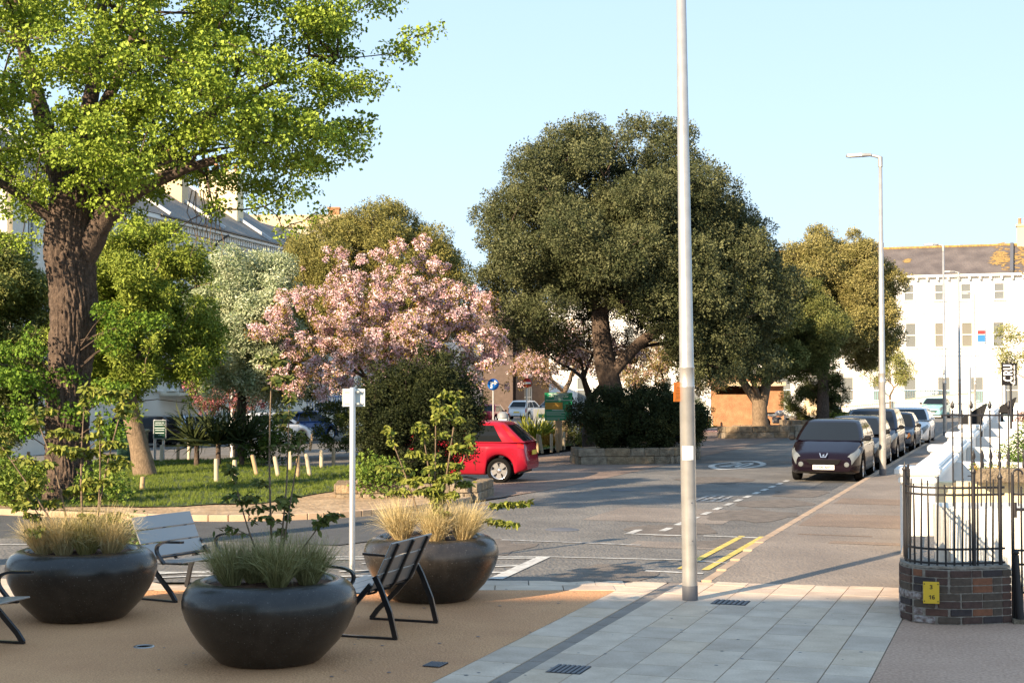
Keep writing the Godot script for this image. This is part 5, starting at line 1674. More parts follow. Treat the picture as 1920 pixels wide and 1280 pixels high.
func chair(at: Vector3, turn: float, label: String) -> Node3D:
	var o := thing("metal_armchair", label, "chair", at, turn, "wide metal armchairs on the plaza")
	var hw := 0.5
	for s in [-1, 1]:
		var x: float = s * hw
		var st := S()
		strap(st, [Vector3(x, 0.50, -0.22), Vector3(x, 0.30, -0.04), Vector3(x, 0.10, 0.17), Vector3(x, 0.014, 0.235)], 0.03, 0.048, Vector3(1, 0, 0))
		strap(st, [Vector3(x, 0.58, -0.26), Vector3(x, 0.48, -0.315), Vector3(x, 0.25, -0.415), Vector3(x, 0.014, -0.475)], 0.03, 0.05, Vector3(1, 0, 0))
		strap(st, [Vector3(x, 0.011, 0.25), Vector3(x, 0.011, -0.49)], 0.034, 0.02, Vector3(1, 0, 0))
		part(st, "leg_frame", M.chair_paint, o)
		st = S()
		var arm := curve([Vector3(x, 0.41, 0.07), Vector3(x, 0.52, -0.03), Vector3(x, 0.60, -0.03), Vector3(x, 0.645, 0.06), Vector3(x, 0.655, 0.20), Vector3(x, 0.66, 0.33)], 4)
		strap(st, arm, 0.045, 0.024, Vector3(1, 0, 0))
		part(st, "armrest", M.chair_paint, o)
	for k in 3:
		var f := (k + 0.5) / 3.0
		var st := S()
		bev(st, Vector3(0, lerpf(0.45, 0.90, f), lerpf(-0.215, -0.43, f)), Vector3(0.98, 0.156, 0.016), 0.004, Basis(Vector3.RIGHT, -0.446))
		part(st, "back_slat", M.chair_slat, o)
		st = S()
		bev(st, Vector3(0, 0.418 - k * 0.008 + 0.012, 0.245 - k * 0.148), Vector3(0.98, 0.016, 0.142), 0.004, Basis(Vector3.RIGHT, -0.05))
		part(st, "seat_slat", M.chair_slat, o)
	for x in [-0.36, 0.0, 0.36]:
		var st := S()
		strap(st, [Vector3(x, 0.88, -0.445), Vector3(x, 0.46, -0.245), Vector3(x, 0.41, -0.20), Vector3(x, 0.395, -0.14), Vector3(x, 0.405, 0.28)], 0.03, 0.022, Vector3(1, 0, 0))
		part(st, "rib", M.chair_paint, o)
	var cr := S()
	rod(cr, Vector3(-hw, 0.44, -0.2), Vector3(hw, 0.44, -0.2), 0.014)
	part(cr, "cross_bar", M.chair_paint, o)
	return o
func lamp_post(at: Vector3, h: float, label: String, lean := 0.0) -> Node3D:
	var o := thing("street_lamp", label, "street lamp", at, A, "tall grey street lamps")
	o.rotation.z = lean
	var st := S()
	lathe(st, [Vector2(0.084, 0), Vector2(0.084, 2.34), Vector2(0.088, 2.35), Vector2(0.088, 2.365), Vector2(0.083, 2.375), Vector2(0.083, 2.56), Vector2(0.086, 2.565), Vector2(0.086, 2.575), Vector2(0.080, 2.59), Vector2(0.044, h), Vector2(0.0, h)], 28)
	part(st, "pole", M.lamp_grey, o)
	st = S()
	lathe(st, [Vector2(0.0865, 0), Vector2(0.0865, 0.16), Vector2(0.0842, 0.165)], 28)
	part(st, "base_band", M.lead, o)  # thin darker band round the foot of the pole
	st = S()
	var rows := []
	for y in [0.62, 1.12]:
		var row := []
		for k in 7: row.append(Vector3(sin(-0.5 + k * 0.17 + 0.6) * 0.087, y, cos(-0.5 + k * 0.17 + 0.6) * 0.087))
		rows.append(row)
	grid(st, rows)
	var door := part(st, "access_door", M.lamp_grey, o)
	for y in [0.66, 1.08]:
		st = S()
		var d := Vector3(sin(0.6), 0, cos(0.6))
		rod(st, d * 0.085 + Vector3(0, y, 0), d * 0.093 + Vector3(0, y, 0), 0.008)
		part(st, "lock", M.lead, door)
	st = S()
	tube(st, [Vector3(0, h - 0.25, 0), Vector3(0, h, 0)], [0.06, 0.06], 10)
	tube(st, curve([Vector3(0.03, h - 0.03, 0), Vector3(-0.12, h + 0.03, 0), Vector3(-0.3, h + 0.07, 0)], 4), [0.045, 0.045, 0.042, 0.04, 0.038, 0.036, 0.034, 0.034, 0.034], 8)
	var arm := part(st, "arm", M.lamp_grey, o)
	st = S()
	prism(st, [Vector2(-0.22, -0.07), Vector2(-0.45, -0.13), Vector2(-0.80, -0.10), Vector2(-0.86, 0.0), Vector2(-0.80, 0.10), Vector2(-0.45, 0.13), Vector2(-0.22, 0.07)], -0.03, 0.03, Transform3D(Basis(Vector3.RIGHT, PI / 2), Vector3(0, h + 0.07, 0)))
	var head := part(st, "lantern", M.lamp_grey, arm)
	st = S()
	box(st, Vector3(-0.6, h + 0.036, 0), Vector3(0.36, 0.012, 0.16))
	part(st, "lens", M.plate_white, head)
	return o

func build_plaza():
	var spots := [[Vector3(-2.10, 0, -12.54), "front black terrazzo planter, nearest the viewer, in shade"], [Vector3(-0.90, 0, -16.11), "sunlit brown terrazzo planter behind the turned away chair"], [Vector3(-4.41, 0, -14.82), "black terrazzo planter at the left with straw coloured grass"]]
	var first := planter(spots[0][0], spots[0][1])
	for i in 2: copy(first, spots[i + 1][0], 0.7 * (i + 1), spots[i + 1][1], "round plaza planters")
	var straw := [Color(0.34, 0.26, 0.11), Color(0.76, 0.62, 0.34)]
	var green := [Color(0.13, 0.135, 0.04), Color(0.46, 0.42, 0.20)]
	for q in [[2, -0.36, 0.10, 0.42, straw, "leftmost straw grass clump in the left planter"], [2, -0.14, 0.16, 0.44, straw, "second straw grass clump from the left in the left planter"], [2, 0.08, 0.14, 0.46, [Color(0.16, 0.16, 0.04), Color(0.55, 0.46, 0.2)], "greenish grass clump in the left planter"], [2, 0.32, 0.10, 0.48, straw, "rightmost bushy straw grass clump in the left planter"],
		[0, -0.32, 0.08, 0.42, green, "left green grass clump in the front planter"], [0, -0.12, 0.0, 0.38, green, "small green grass clump behind in the front planter"], [0, 0.10, 0.20, 0.46, green, "large central green grass clump in the front planter"], [0, 0.33, 0.02, 0.42, green, "right green grass clump in the front planter"],
		[1, -0.32, 0.06, 0.46, straw, "left golden grass clump in the sunlit planter"], [1, 0.06, 0.2, 0.44, straw, "middle golden grass clump in the sunlit planter"], [1, 0.36, 0.10, 0.46, straw, "right golden grass clump in the sunlit planter"]]:
		feather_grass(spots[q[0]][0] + Vector3(q[1], 0.655, q[2]), q[3], 1300, q[4][0], q[4][1], q[5], Vector3(q[1] * 0.5, 0, 0.08))
	var lc := [Color(0.09, 0.125, 0.02), Color(0.27, 0.28, 0.06)]
	var base := Vector3(0, 0.62, 0)
	sapling(spots[2][0] + base, [[Vector3(-0.1, 0, 0), Vector3(-0.5, 1.55, 0.1), 0.014, 9, 0.42], [Vector3(0.02, 0, 0), Vector3(0.02, 1.75, 0), 0.014, 10, 0.40], [Vector3(0.1, 0, 0), Vector3(0.42, 1.72, -0.1), 0.013, 9, 0.38], [Vector3(-0.05, 0, 0.1), Vector3(-0.85, 1.25, 0.2), 0.012, 8, 0.38], [Vector3(0.12, 0, 0), Vector3(0.22, 1.45, 0.2), 0.012, 6, 0.35], [Vector3(-0.1, 0, 0), Vector3(-0.55, 0.75, 0.3), 0.010, 6, 0.35]], 3300, 0.068, lc[0], lc[1], "bushy sapling with limp yellow green leaves in the left planter", 0.75)
	sapling(spots[0][0] + base, [[Vector3(0.03, 0, 0), Vector3(0.0, 2.05, -0.05), 0.012, 7, 0.40], [Vector3(0.06, 0, 0), Vector3(0.28, 1.35, 0.05), 0.011, 6, 0.42], [Vector3(0.0, 0, 0), Vector3(-0.34, 1.05, 0.0), 0.010, 6, 0.36], [Vector3(0.05, 0, 0), Vector3(0.16, 1.7, 0.0), 0.010, 6, 0.36], [Vector3(0.1, 0.0, 0), Vector3(0.50, 0.62, 0.1), 0.009, 4, 0.3]], 1050, 0.064, Color(0.05, 0.075, 0.018), Color(0.16, 0.17, 0.05), "thin sparse sapling with green leaves in the front planter", 0.6)
	sapling(spots[1][0] + base, [[Vector3(0.0, 0, 0), Vector3(-0.12, 1.35, 0), 0.014, 9, 0.36], [Vector3(0.04, 0, 0), Vector3(0.30, 1.70, 0.0), 0.014, 11, 0.36], [Vector3(-0.04, 0, 0), Vector3(-0.5, 1.30, 0.05), 0.012, 8, 0.34], [Vector3(0.06, 0, 0), Vector3(0.45, 1.2, 0.05), 0.012, 8, 0.34], [Vector3(0, 0, 0), Vector3(0.05, 1.6, 0.1), 0.012, 8, 0.3]], 3600, 0.068, lc[0], lc[1], "leafy sapling with drooping sunlit leaves in front of the red car", 0.8, [[Vector3(0.1, 0.05, 0), Vector3(0.55, 0.42, 0.05), Vector3(1.12, 0.46, 0.1)], [Vector3(0.1, 0.05, 0), Vector3(0.5, 0.28, 0.1), Vector3(0.98, 0.22, 0.12)]])
	var c := chair(Vector3(-1.37, 0, -14.14), -1.908, "grey metal armchair turned away, between the two right planters")
	copy(c, Vector3(-3.65, 0, -16.36), 1.08, "sunlit metal armchair behind and right of the left planter")
	copy(c, Vector3(-4.87, 0, -12.9), 1.27, "metal armchair cut off at the left edge of the picture")
	# street lamps
	lamp_post(W(15.72, -3.52), 8.6, "nearest tall lamp post rising out of the picture", 0.0115)
	lamp_post(W(37.4, -3.42, 0.1), 8.05, "second lamp post, beside the dark parked hatchback")
	lamp_post(W(67.6, -3.45, 0.1), 8.55, "third lamp post along the right footway")
	lamp_post(W(83.5, -3.45, 0.1), 8.5, "fourth lamp post along the right footway")
	lamp_post(W(109.0, -3.45, 0.1), 8.8, "farthest lamp post before the white terrace")
	var o := thing("orange_notice", "small orange planning notice fixed to the nearest lamp post", "notice", W(15.72, -3.52, 2.2) + Vector3(-0.115, 0, 0.02), 0.75)
	var st := S()
	bev(st, Vector3(-0.02, 0.1, 0), Vector3(0.145, 0.215, 0.006), 0.002)
	part(st, "board", M.orange_sign, o)
	st = S()
	for q in [[0.15, 0.06, 0.02], [0.115, 0.08, 0.012], [0.085, 0.09, 0.012], [0.05, 0.085, 0.03]]: box(st, Vector3(-0.02, q[0], 0.0042), Vector3(q[1], q[2], 0.002))
	part(st, "print", M.lamp_amber, o)
	st = S()
	rod(st, Vector3(0.04, 0.17, -0.01), Vector3(0.10, 0.17, -0.05), 0.008)
	rod(st, Vector3(0.04, 0.03, -0.01), Vector3(0.10, 0.03, -0.05), 0.008)
	part(st, "bracket", M.red_sign, o)
	o = thing("paper_notice", "white paper notice wrapped on the nearest lamp post", "notice", W(15.72, -3.52, 1.55) + Vector3(-0.018, 0, 0), 0.0)
	st = S()
	var rows := []
	for y in [0.0, 0.155]:
		var row := []
		for k in 9: row.append(Vector3(sin(-0.95 + k * 0.2) * 0.0865, y, cos(-0.95 + k * 0.2) * 0.0865))
		rows.append(row)
	grid(st, rows)
	part(st, "sheet", M.white_paint, o)
	# short sign post seen from behind
	o = thing("short_sign_post", "short galvanised post carrying a small sign seen from behind", "sign post", Vector3(-2.02, 0, -18.24))
	st = S()
	lathe(st, [Vector2(0.038, 0), Vector2(0.038, 2.33), Vector2(0.034, 2.345), Vector2(0.0, 2.347)], 20)
	part(st, "post", M.galvanised, o)
	st = S()
	bev(st, Vector3(0.01, 2.215, -0.055), Vector3(0.285, 0.225, 0.008), 0.003)
	var pl := part(st, "sign_plate", M.pale_sign, o)
	for y in [2.14, 2.29]:
		st = S()
		box(st, Vector3(0.01, y, -0.045), Vector3(0.24, 0.02, 0.012))
		box(st, Vector3(0.07, y, -0.02), Vector3(0.03, 0.025, 0.05))
		part(st, "clamp", M.galvanised, pl)
	# covers and ground lights
	for q in [[15.67, -3.06, 0.38, 0.32, "dark gully grating beside the nearest lamp post"], [11.55, -3.62, 0.30, 0.34, "dark gully grating in the slabs at the bottom"], [10.4, -4.0, 0.14, 0.5, "dark channel grating at the bottom edge"], [11.37, -4.75, 0.16, 0.2, "small dark cover in the tan plaza"]]:
		var gr := thing("gully_grating", q[4], "grating", W(q[0], q[1], 0.005), A, "dark ground covers")
		st = S()
		var nb := 7
		for k in nb: box(st, Vector3((k + 0.5) / nb * q[2] - q[2] / 2, 0.004, 0), Vector3(q[2] / nb * 0.6, 0.008, q[3]))
		part(st, "bars", M.lead, gr)
		st = S()
		box(st, Vector3(0, 0.001, 0), Vector3(q[2], 0.003, q[3]))
		part(st, "pit", M.black_trim, gr)
	for q in [[-3.35, 13.17, "round ground light between the front and left planters"], [-2.92, 13.85, "round ground light half hidden by the front planter"]]:
		var gl := thing("ground_light", q[2], "light", Vector3(q[0], 0.001, -q[1]), 0.0, "round lights set in the plaza")
		st = S()
		lathe(st, [Vector2(0.062, 0.003), Vector2(0.065, 0.006), Vector2(0.09, 0.006), Vector2(0.095, 0.0)], 28)
		part(st, "steel_ring", M.steel, gl)
		st = S()
		lathe(st, [Vector2(0.063, 0.003), Vector2(0.0, 0.0035)], 28)
		part(st, "lens", M.glass_dark, gl)

# ---------- cars: front at +z, x to the car's left and right, built to each car's own measures
func ramp(tab: Array, u: float) -> float:
	for i in tab.size() - 1:
		if u <= tab[i + 1][0]:
			var f: float = clampf((u - tab[i][0]) / maxf(tab[i + 1][0] - tab[i][0], 0.0001), 0, 1)
			return lerpf(tab[i][1], tab[i + 1][1], f)
	return tab[tab.size() - 1][1]
func ring_at(P: Dictionary, u: float) -> Array:       # half section at u metres behind the nose, sill to bonnet centre
	var L: float = P.L
	var w: float = P.W * 0.5 * ramp([[0, 0.74], [0.05, 0.81], [0.15, 0.88], [0.35, 0.95], [0.7, 0.99], [1.0, 1.0], [L - 0.9, 1.0], [L - 0.45, 0.97], [L - 0.15, 0.91], [L - 0.04, 0.86], [L, 0.8]], u)
	var yt := ramp(P.top, u)
	var yb: float = ramp([[0, 0.27], [0.25, 0.2], [L - 0.4, 0.2], [L, 0.33]], u)
	var R: float = P.R + 0.055
	for a in [P.a1, P.a2]:
		if absf(u - a) < R: yb = maxf(yb, P.R + sqrt(R * R - (u - a) * (u - a)) * 1.02)
	var ym: float = maxf(lerpf(yb, yt, 0.42), yb + 0.03)
	var yh: float = maxf(yt - 0.16, ym + 0.02)
	var z: float = L * 0.5 - u
	return [Vector3(0, yb, z), Vector3(w * 0.9, yb, z), Vector3(w * 0.985, minf(yb + 0.05, ym), z), Vector3(w, ym, z), Vector3(w * 0.99, yh, z), Vector3(w * 0.955, maxf(yt - 0.06, yh + 0.01), z), Vector3(w * 0.88, yt - 0.015, z), Vector3(w * 0.5, yt + 0.012, z), Vector3(0, yt + 0.02, z)]
func skin(P: Dictionary, u: float, v: float, side: float, off: float) -> Vector3:
	var g := ring_at(P, u)
	var k := clampi(int(v), 0, 7)
	var p: Vector3 = g[k].lerp(g[k + 1], v - k)
	var n := Vector3(1, 0.15, 0) if v < 5.0 else Vector3(0.5, 1, 0)
	if u < 0.5: n += Vector3(0, 0, 1.2 * (0.5 - u) / 0.5)
	if u > P.L - 0.5: n -= Vector3(0, 0, 1.2 * (u - P.L + 0.5) / 0.5)
	p += n.normalized() * off
	return Vector3(p.x * side, p.y, p.z)
func patch(P: Dictionary, n: String, m: Material, parent: Node, side: float, quadp: Array, off := 0.016):   # a panel lying on the body: four (u, v) corners
	var st := S()
	var rows := []
	for i in 13:
		var row := []
		for j in 9:
			var f := i / 12.0
			var g := j / 8.0
			var a: Vector2 = quadp[0].lerp(quadp[1], f)
			var b: Vector2 = quadp[3].lerp(quadp[2], f)
			var c := a.lerp(b, g)
			row.append(skin(P, c.x, c.y, side, off))
		rows.append(row)
	grid(st, rows)
	return part(st, n, m, parent)
func cab(P: Dictionary, face: String, a: float, v: float, off: float) -> Vector3:    # cabin surface: face, 0..1 along, 0..1 up
	var L: float = P.L
	var h := lerpf(P.belt, P.H - 0.05, v)
	var wb: float = P.W * 0.5 * 0.935
	var wr: float = P.W * 0.5 * P.get("tumble", 0.74)
	var hw := lerpf(wb, wr, v) + 0.03 * sin(PI * v)
	var zf := L * 0.5 - lerpf(P.ws0, P.ws1, v)
	var zr := L * 0.5 - lerpf(P.rw0, P.rw1, v)
	match face:
		"front": return Vector3(lerpf(-hw, hw, a), h, zf + 0.09 * (1.0 - pow(2 * a - 1, 2)) + off)
		"rear": return Vector3(lerpf(hw, -hw, a), h, zr - 0.06 * (1.0 - pow(2 * a - 1, 2)) - off)
		"left": return Vector3(-hw - off, h, lerpf(zr, zf, a))
	return Vector3(hw + off, h, lerpf(zf, zr, a))
func pane(P: Dictionary, n: String, face: String, q: Array, m: Material, parent: Node, off := 0.007) -> MeshInstance3D:   # q: four (a, v) corners
	var st := S()
	var rows := []
	for i in 7:
		var row := []
		for j in 7:
			var c: Vector2 = q[0].lerp(q[3], i / 6.0).lerp(q[1].lerp(q[2], i / 6.0), j / 6.0)
			row.append(cab(P, face, c.x, c.y, off))
		rows.append(row)
	grid(st, rows)
	return part(st, n, m, parent)
func wheel(parent: Node, c: Vector3, R: float, side: float, spokes: int):
	var b := Basis(Vector3(0, 0, 1), -PI / 2 * side)
	var st := S()
	lathe(st, [Vector2(R * 0.64, -0.10), Vector2(R * 0.9, -0.105), Vector2(R * 0.985, -0.08), Vector2(R, -0.04), Vector2(R, 0.04), Vector2(R * 0.985, 0.075), Vector2(R * 0.9, 0.10), Vector2(R * 0.68, 0.095), Vector2(R * 0.66, 0.05)], 30, c, b)
	var w := part(st, "wheel", M.rubber, parent)
	st = S()
	lathe(st, [Vector2(R * 0.68, 0.09), Vector2(R * 0.62, 0.085), Vector2(R * 0.60, 0.03)], 30, c, b)
	for k in spokes:
		var bb := b * Basis(Vector3.UP, TAU * k / spokes)
		prism(st, [Vector2(0.03, -0.035), Vector2(R * 0.63, -0.075), Vector2(R * 0.63, 0.075), Vector2(0.03, 0.035)], -0.085, -0.055, Transform3D(bb * Basis(Vector3.RIGHT, PI / 2), c))
	lathe(st, [Vector2(R * 0.2, 0.06), Vector2(R * 0.2, 0.088), Vector2(0, 0.095)], 14, c, b)
	part(st, "rim", M.alloy, w)
	st = S()
	lathe(st, [Vector2(R * 0.62, 0.02), Vector2(0, 0.02)], 20, c, b)
	part(st, "brake_disc", M.lead, w)
func car(n: String, label: String, at: Vector3, turn: float, P: Dictionary, paint: Material, glass: Material = null) -> Node3D:
	if glass == null: glass = M.glass_dark
	var o := thing(n, label, "car", at, turn, P.get("group", "parked cars"))
	var L: float = P.L
	var st := S()
	var us := [0.0, 0.02, 0.05, 0.1, 0.15, 0.22, 0.3]
	while us[us.size() - 1] < L - 0.34: us.append(us[us.size() - 1] + 0.065)
	us += [L - 0.3, L - 0.22, L - 0.15, L - 0.1, L - 0.05, L - 0.02, L]
	var rows := []
	for u in us:
		var g := ring_at(P, u)
		var row := []
		for k in 9: row.append(g[k])
		for k in range(7, 0, -1): row.append(Vector3(-g[k].x, g[k].y, g[k].z))
		rows.append(row)
	rows.reverse()
	for rw in rows: rw.reverse()
	grid(st, rows, true)
	st.set_smooth_group(3)
	for e in [0, rows.size() - 1]:
		var row: Array = rows[e]
		var c := Vector3(0, (row[7].y + row[15].y) / 2, row[0].z + (0.03 if e else -0.03))
		for k in row.size():
			if e: tri(st, c, row[k], row[(k + 1) % row.size()])
			else: tri(st, c, row[(k + 1) % row.size()], row[k])
	# cabin
	st.set_smooth_group(4)
	for face in ["front", "right", "rear", "left"]:
		var gr := []
		for i in 6:
			var row := []
			for j in 9: row.append(cab(P, face, 1.0 - j / 8.0, i / 5.0, 0.0))
			gr.append(row)
		grid(st, gr, false, 4)
	var rf := []
	for i in 9:
		var row := []
		for j in 9:
			var f := j / 8.0
			var a := cab(P, "front", i / 8.0, 1.0, 0.0)
			var b := cab(P, "rear", 1.0 - i / 8.0, 1.0, 0.0)
			var p := a.lerp(b, f)
			var e := minf(minf(i, 8 - i), minf(j, 8 - j))
			p.y = P.H - 0.05 + [0.0, 0.032, 0.045, 0.05, 0.05][int(e)]
			row.append(p)
		rf.append(row)
	grid(st, rf, false, 4)
	var body := part(st, "body", paint, o)
	st = S()
	box(st, Vector3(0, 0.36, 0), Vector3(P.W * 0.80, 0.26, L - 0.35))
	part(st, "underbody", M.black_trim, o)
	# glass
	pane(P, "windscreen", "front", [Vector2(0.04, 0.03), Vector2(0.96, 0.03), Vector2(0.94, 0.93), Vector2(0.06, 0.93)], glass, o)
	pane(P, "rear_window", "rear", [Vector2(0.07, 0.08), Vector2(0.93, 0.08), Vector2(0.91, 0.88), Vector2(0.09, 0.88)], glass, o)
	var sp: Array = P.get("side", [[0.10, 0.47], [0.51, 0.80], [0.83, 0.93]])
	for s in ["left", "right"]:
		for q in sp:
			var a0: float = q[0] if s == "right" else 1.0 - q[1]
			var a1: float = q[1] if s == "right" else 1.0 - q[0]
			pane(P, "side_window", s, [Vector2(a0, 0.04), Vector2(a1, 0.04), Vector2(a1, 0.86), Vector2(a0, 0.86)], glass, o)
	# wheels
	for a in [P.a1, P.a2]:
		for s in [-1.0, 1.0]: wheel(o, Vector3(s * (P.W * 0.5 - 0.115), P.R, L * 0.5 - a), P.R, s, P.get("spokes", 5))
	# lamps
	for s in [-1.0, 1.0]:
		patch(P, "headlight", P.get("lamp", M.lamp_clear), o, s, P.head)
		patch(P, "tail_light", M.lamp_red, o, s, P.tail)
		st = S()
		bev(st, Vector3(s * (P.W * 0.5 + 0.06), P.belt + 0.06, L * 0.5 - P.ws0 - 0.22), Vector3(0.17, 0.13, 0.10), 0.035)
		box(st, Vector3(s * (P.W * 0.5 - 0.03), P.belt + 0.03, L * 0.5 - P.ws0 - 0.22), Vector3(0.12, 0.04, 0.05))
		part(st, "mirror", M.black_trim if P.get("black_mirror", true) else paint, o)
		for u in [P.ws0 + 1.05, P.ws0 + 1.95]:
			if u > P.rw0 - 0.2: continue
			patch(P, "door_handle", M.black_trim, o, s, [Vector2(u, 4.1), Vector2(u + 0.17, 4.1), Vector2(u + 0.17, 4.35), Vector2(u, 4.35)], 0.02)
		for u in [P.ws0 + 0.12, P.ws0 + 1.2, minf(P.rw0 - 0.35, P.ws0 + 2.05)]:
			patch(P, "door_gap", M.black_trim, o, s, [Vector2(u, 2.2), Vector2(u + 0.009, 2.2), Vector2(u + 0.009, 5.6), Vector2(u, 5.6)], 0.0025)
	# plates
	for e in [1.0, -1.0]:
		st = S()
		var py: float = P.plate if e > 0 else P.get("plate_r", 0.62)
		bev(st, Vector3(0, py, e * (L * 0.5 + (0.035 if e > 0 else 0.034))), Vector3(0.52, 0.112, 0.012), 0.003)
		var pl := part(st, "number_plate", M.plate_white if e > 0 else M.plate_yellow, o)
		if e > 0 and P.has("reg"): letters(P.reg, 0.075, M.ink, pl, Transform3D(Basis(), Vector3(0, py, L * 0.5 + 0.043)), 0.45)
	# front
	st = S()
	var gy: Array = P.get("grille", [0.30, 0.48, 0.72])
	prism(st, [Vector2(-gy[2] * 0.8, gy[0]), Vector2(gy[2] * 0.8, gy[0]), Vector2(gy[2], gy[1]), Vector2(-gy[2], gy[1])], L * 0.5 - 0.05, L * 0.5 + 0.031)
	part(st, "grille", M.rubber, o)
	return o

func build_cars():
	var hatch := {"L": 4.2, "W": 1.75, "H": 1.51, "R": 0.315, "a1": 0.86, "a2": 3.47, "belt": 0.985, "ws0": 0.95, "ws1": 1.85, "rw0": 4.08, "rw1": 3.45, "plate": 0.37, "top": [[0, 0.56], [0.04, 0.63], [0.12, 0.70], [0.3, 0.765], [0.6, 0.87], [0.95, 0.985], [1.2, 1.0], [3.6, 1.01], [4.05, 0.98], [4.12, 0.80], [4.2, 0.6]], "head": [Vector2(0.012, 4.1), Vector2(0.50, 4.7), Vector2(0.52, 5.7), Vector2(0.04, 6.2)], "tail": [Vector2(3.95, 3.6), Vector2(4.15, 3.6), Vector2(4.13, 5.4), Vector2(3.95, 5.4)], "grille": [0.44, 0.55, 0.42], "group": "cars parked along the right kerb"}
	var p: Dictionary = hatch.duplicate()
	p.reg = "OY06 MPU"
	var s_first := 37.75
	var c := car("parked_car", "dark plum hatchback at the front of the parked row", W(s_first, -4.66), A, p, M.plum)
	for s in [-1.0, 1.0]:
		var st := S()
		lathe(st, [Vector2(0.058, 0.0), Vector2(0.062, 0.02), Vector2(0.048, 0.024)], 16, Vector3(s * 0.55, 0.44, 2.09), Basis(Vector3.RIGHT, PI / 2))
		lathe(st, [Vector2(0.05, 0.016), Vector2(0.0, 0.022)], 16, Vector3(s * 0.55, 0.44, 2.09), Basis(Vector3.RIGHT, PI / 2))
		part(st, "fog_lamp", M.lamp_clear, c)
	var em := S()        # chrome winged badge on the nose
	for s in [-1.0, 1.0]: prism(em, [Vector2(s * 0.17, 0.10), Vector2(s * 0.13, 0.10), Vector2(s * 0.075, -0.055), Vector2(s * 0.0, -0.055), Vector2(s * 0.0, -0.085), Vector2(s * 0.10, -0.085)], 0.0, 0.012, Transform3D(Basis(Vector3.RIGHT, -0.5).scaled(Vector3(0.62, 0.62, 1)), Vector3(0, 0.655, 2.135)))
	prism(em, [Vector2(-0.055, -0.045), Vector2(-0.02, 0.0), Vector2(-0.05, 0.035), Vector2(-0.01, 0.03), Vector2(0.02, 0.06), Vector2(0.04, 0.03), Vector2(0.02, 0.01), Vector2(0.055, -0.045), Vector2(0.02, -0.03), Vector2(-0.01, -0.02)], 0.0, 0.014, Transform3D(Basis(Vector3.RIGHT, -0.5).scaled(Vector3(0.62, 0.62, 1)), Vector3(0, 0.655, 2.135)))
	part(em, "badge", M.alloy, c)
	p = hatch.duplicate()
	p.merge({"L": 4.0, "W": 1.68, "H": 1.49}, true)
	p.top = [[0, 0.55], [0.05, 0.64], [0.15, 0.72], [0.6, 0.86], [0.95, 0.94], [3.5, 0.98], [3.85, 0.96], [3.92, 0.8], [4.0, 0.6]]
	p.rw0 = 3.88; p.rw1 = 3.3; p.a2 = 3.3
	p.tail = [Vector2(3.75, 3.6), Vector2(3.95, 3.6), Vector2(3.93, 5.4), Vector2(3.75, 5.4)]
	car("parked_car", "small black hatchback second in the parked row", W(s_first + 5.1, -4.62), A, p, M.black_paint)
	p = hatch.duplicate()
	p.merge({"H": 1.62, "W": 1.78, "L": 4.35, "belt": 0.98, "a2": 3.5, "rw0": 4.22, "rw1": 3.75}, true)
	p.top = [[0, 0.6], [0.05, 0.7], [0.15, 0.78], [0.6, 0.92], [0.95, 0.98], [3.8, 1.02], [4.2, 1.0], [4.27, 0.8], [4.35, 0.6]]
	p.tail = [Vector2(4.1, 3.6), Vector2(4.3, 3.6), Vector2(4.28, 5.4), Vector2(4.1, 5.4)]
	car("parked_car", "tall dark people carrier third in the parked row", W(s_first + 10.4, -4.68), A, p, M.navy)
	var saloon := {"L": 4.43, "W": 1.70, "H": 1.39, "R": 0.30, "a1": 0.75, "a2": 3.45, "belt": 0.86, "ws0": 1.35, "ws1": 2.0, "rw0": 3.75, "rw1": 3.15, "plate": 0.42, "top": [[0, 0.62], [0.03, 0.68], [0.12, 0.73], [1.35, 0.88], [3.7, 0.93], [4.3, 0.93], [4.38, 0.86], [4.43, 0.6]], "head": [Vector2(0.0, 4.2), Vector2(0.12, 4.2), Vector2(0.12, 5.4), Vector2(0.0, 5.4)], "tail": [Vector2(4.2, 3.6), Vector2(4.4, 3.6), Vector2(4.4, 5.0), Vector2(4.2, 5.0)], "side": [[0.10, 0.48], [0.52, 0.86]], "grille": [0.52, 0.66, 0.62], "group": "cars parked along the right kerb"}
	p = saloon.duplicate()
	p.lamp = M.lamp_amber
	c = car("parked_car", "old dark saloon with twin round lamps and orange indicators", W(s_first + 16.6, -4.55), A, p, M.navy)
	for x in [-0.56, -0.36, 0.36, 0.56]:
		var st := S()
		lathe(st, [Vector2(0.075, 0.0), Vector2(0.08, 0.02), Vector2(0.06, 0.03), Vector2(0.0, 0.035)], 14, Vector3(x, 0.60, 2.215), Basis(Vector3.RIGHT, PI / 2))
		part(st, "round_headlight", M.plate_white, c)
	var bm := S()
	bev(bm, Vector3(0, 0.40, 2.22), Vector3(1.5, 0.16, 0.14), 0.03)
	part(bm, "bumper", M.lead, c)
	p = hatch.duplicate()
	p.merge({"L": 4.36, "W": 1.82, "H": 1.48, "a2": 3.52, "rw0": 4.2, "rw1": 3.5, "black_mirror": false}, true)
	p.top = [[0, 0.6], [0.05, 0.68], [0.15, 0.75], [0.6, 0.87], [0.95, 0.95], [3.8, 1.0], [4.2, 0.98], [4.28, 0.8], [4.36, 0.6]]
	p.tail = [Vector2(4.1, 3.6), Vector2(4.3, 3.6), Vector2(4.28, 5.4), Vector2(4.1, 5.4)]
	p.group = "cars parked along the right kerb"
	car("parked_car", "white hatchback last in the parked row", W(s_first + 22.4, -4.45), A, p, M.car_white)
	p = hatch.duplicate()
	p.merge({"L": 3.6, "W": 1.64, "H": 1.48, "a1": 0.7, "a2": 3.0, "rw0": 3.5, "rw1": 3.05, "ws0": 0.75, "ws1": 1.5}, true)
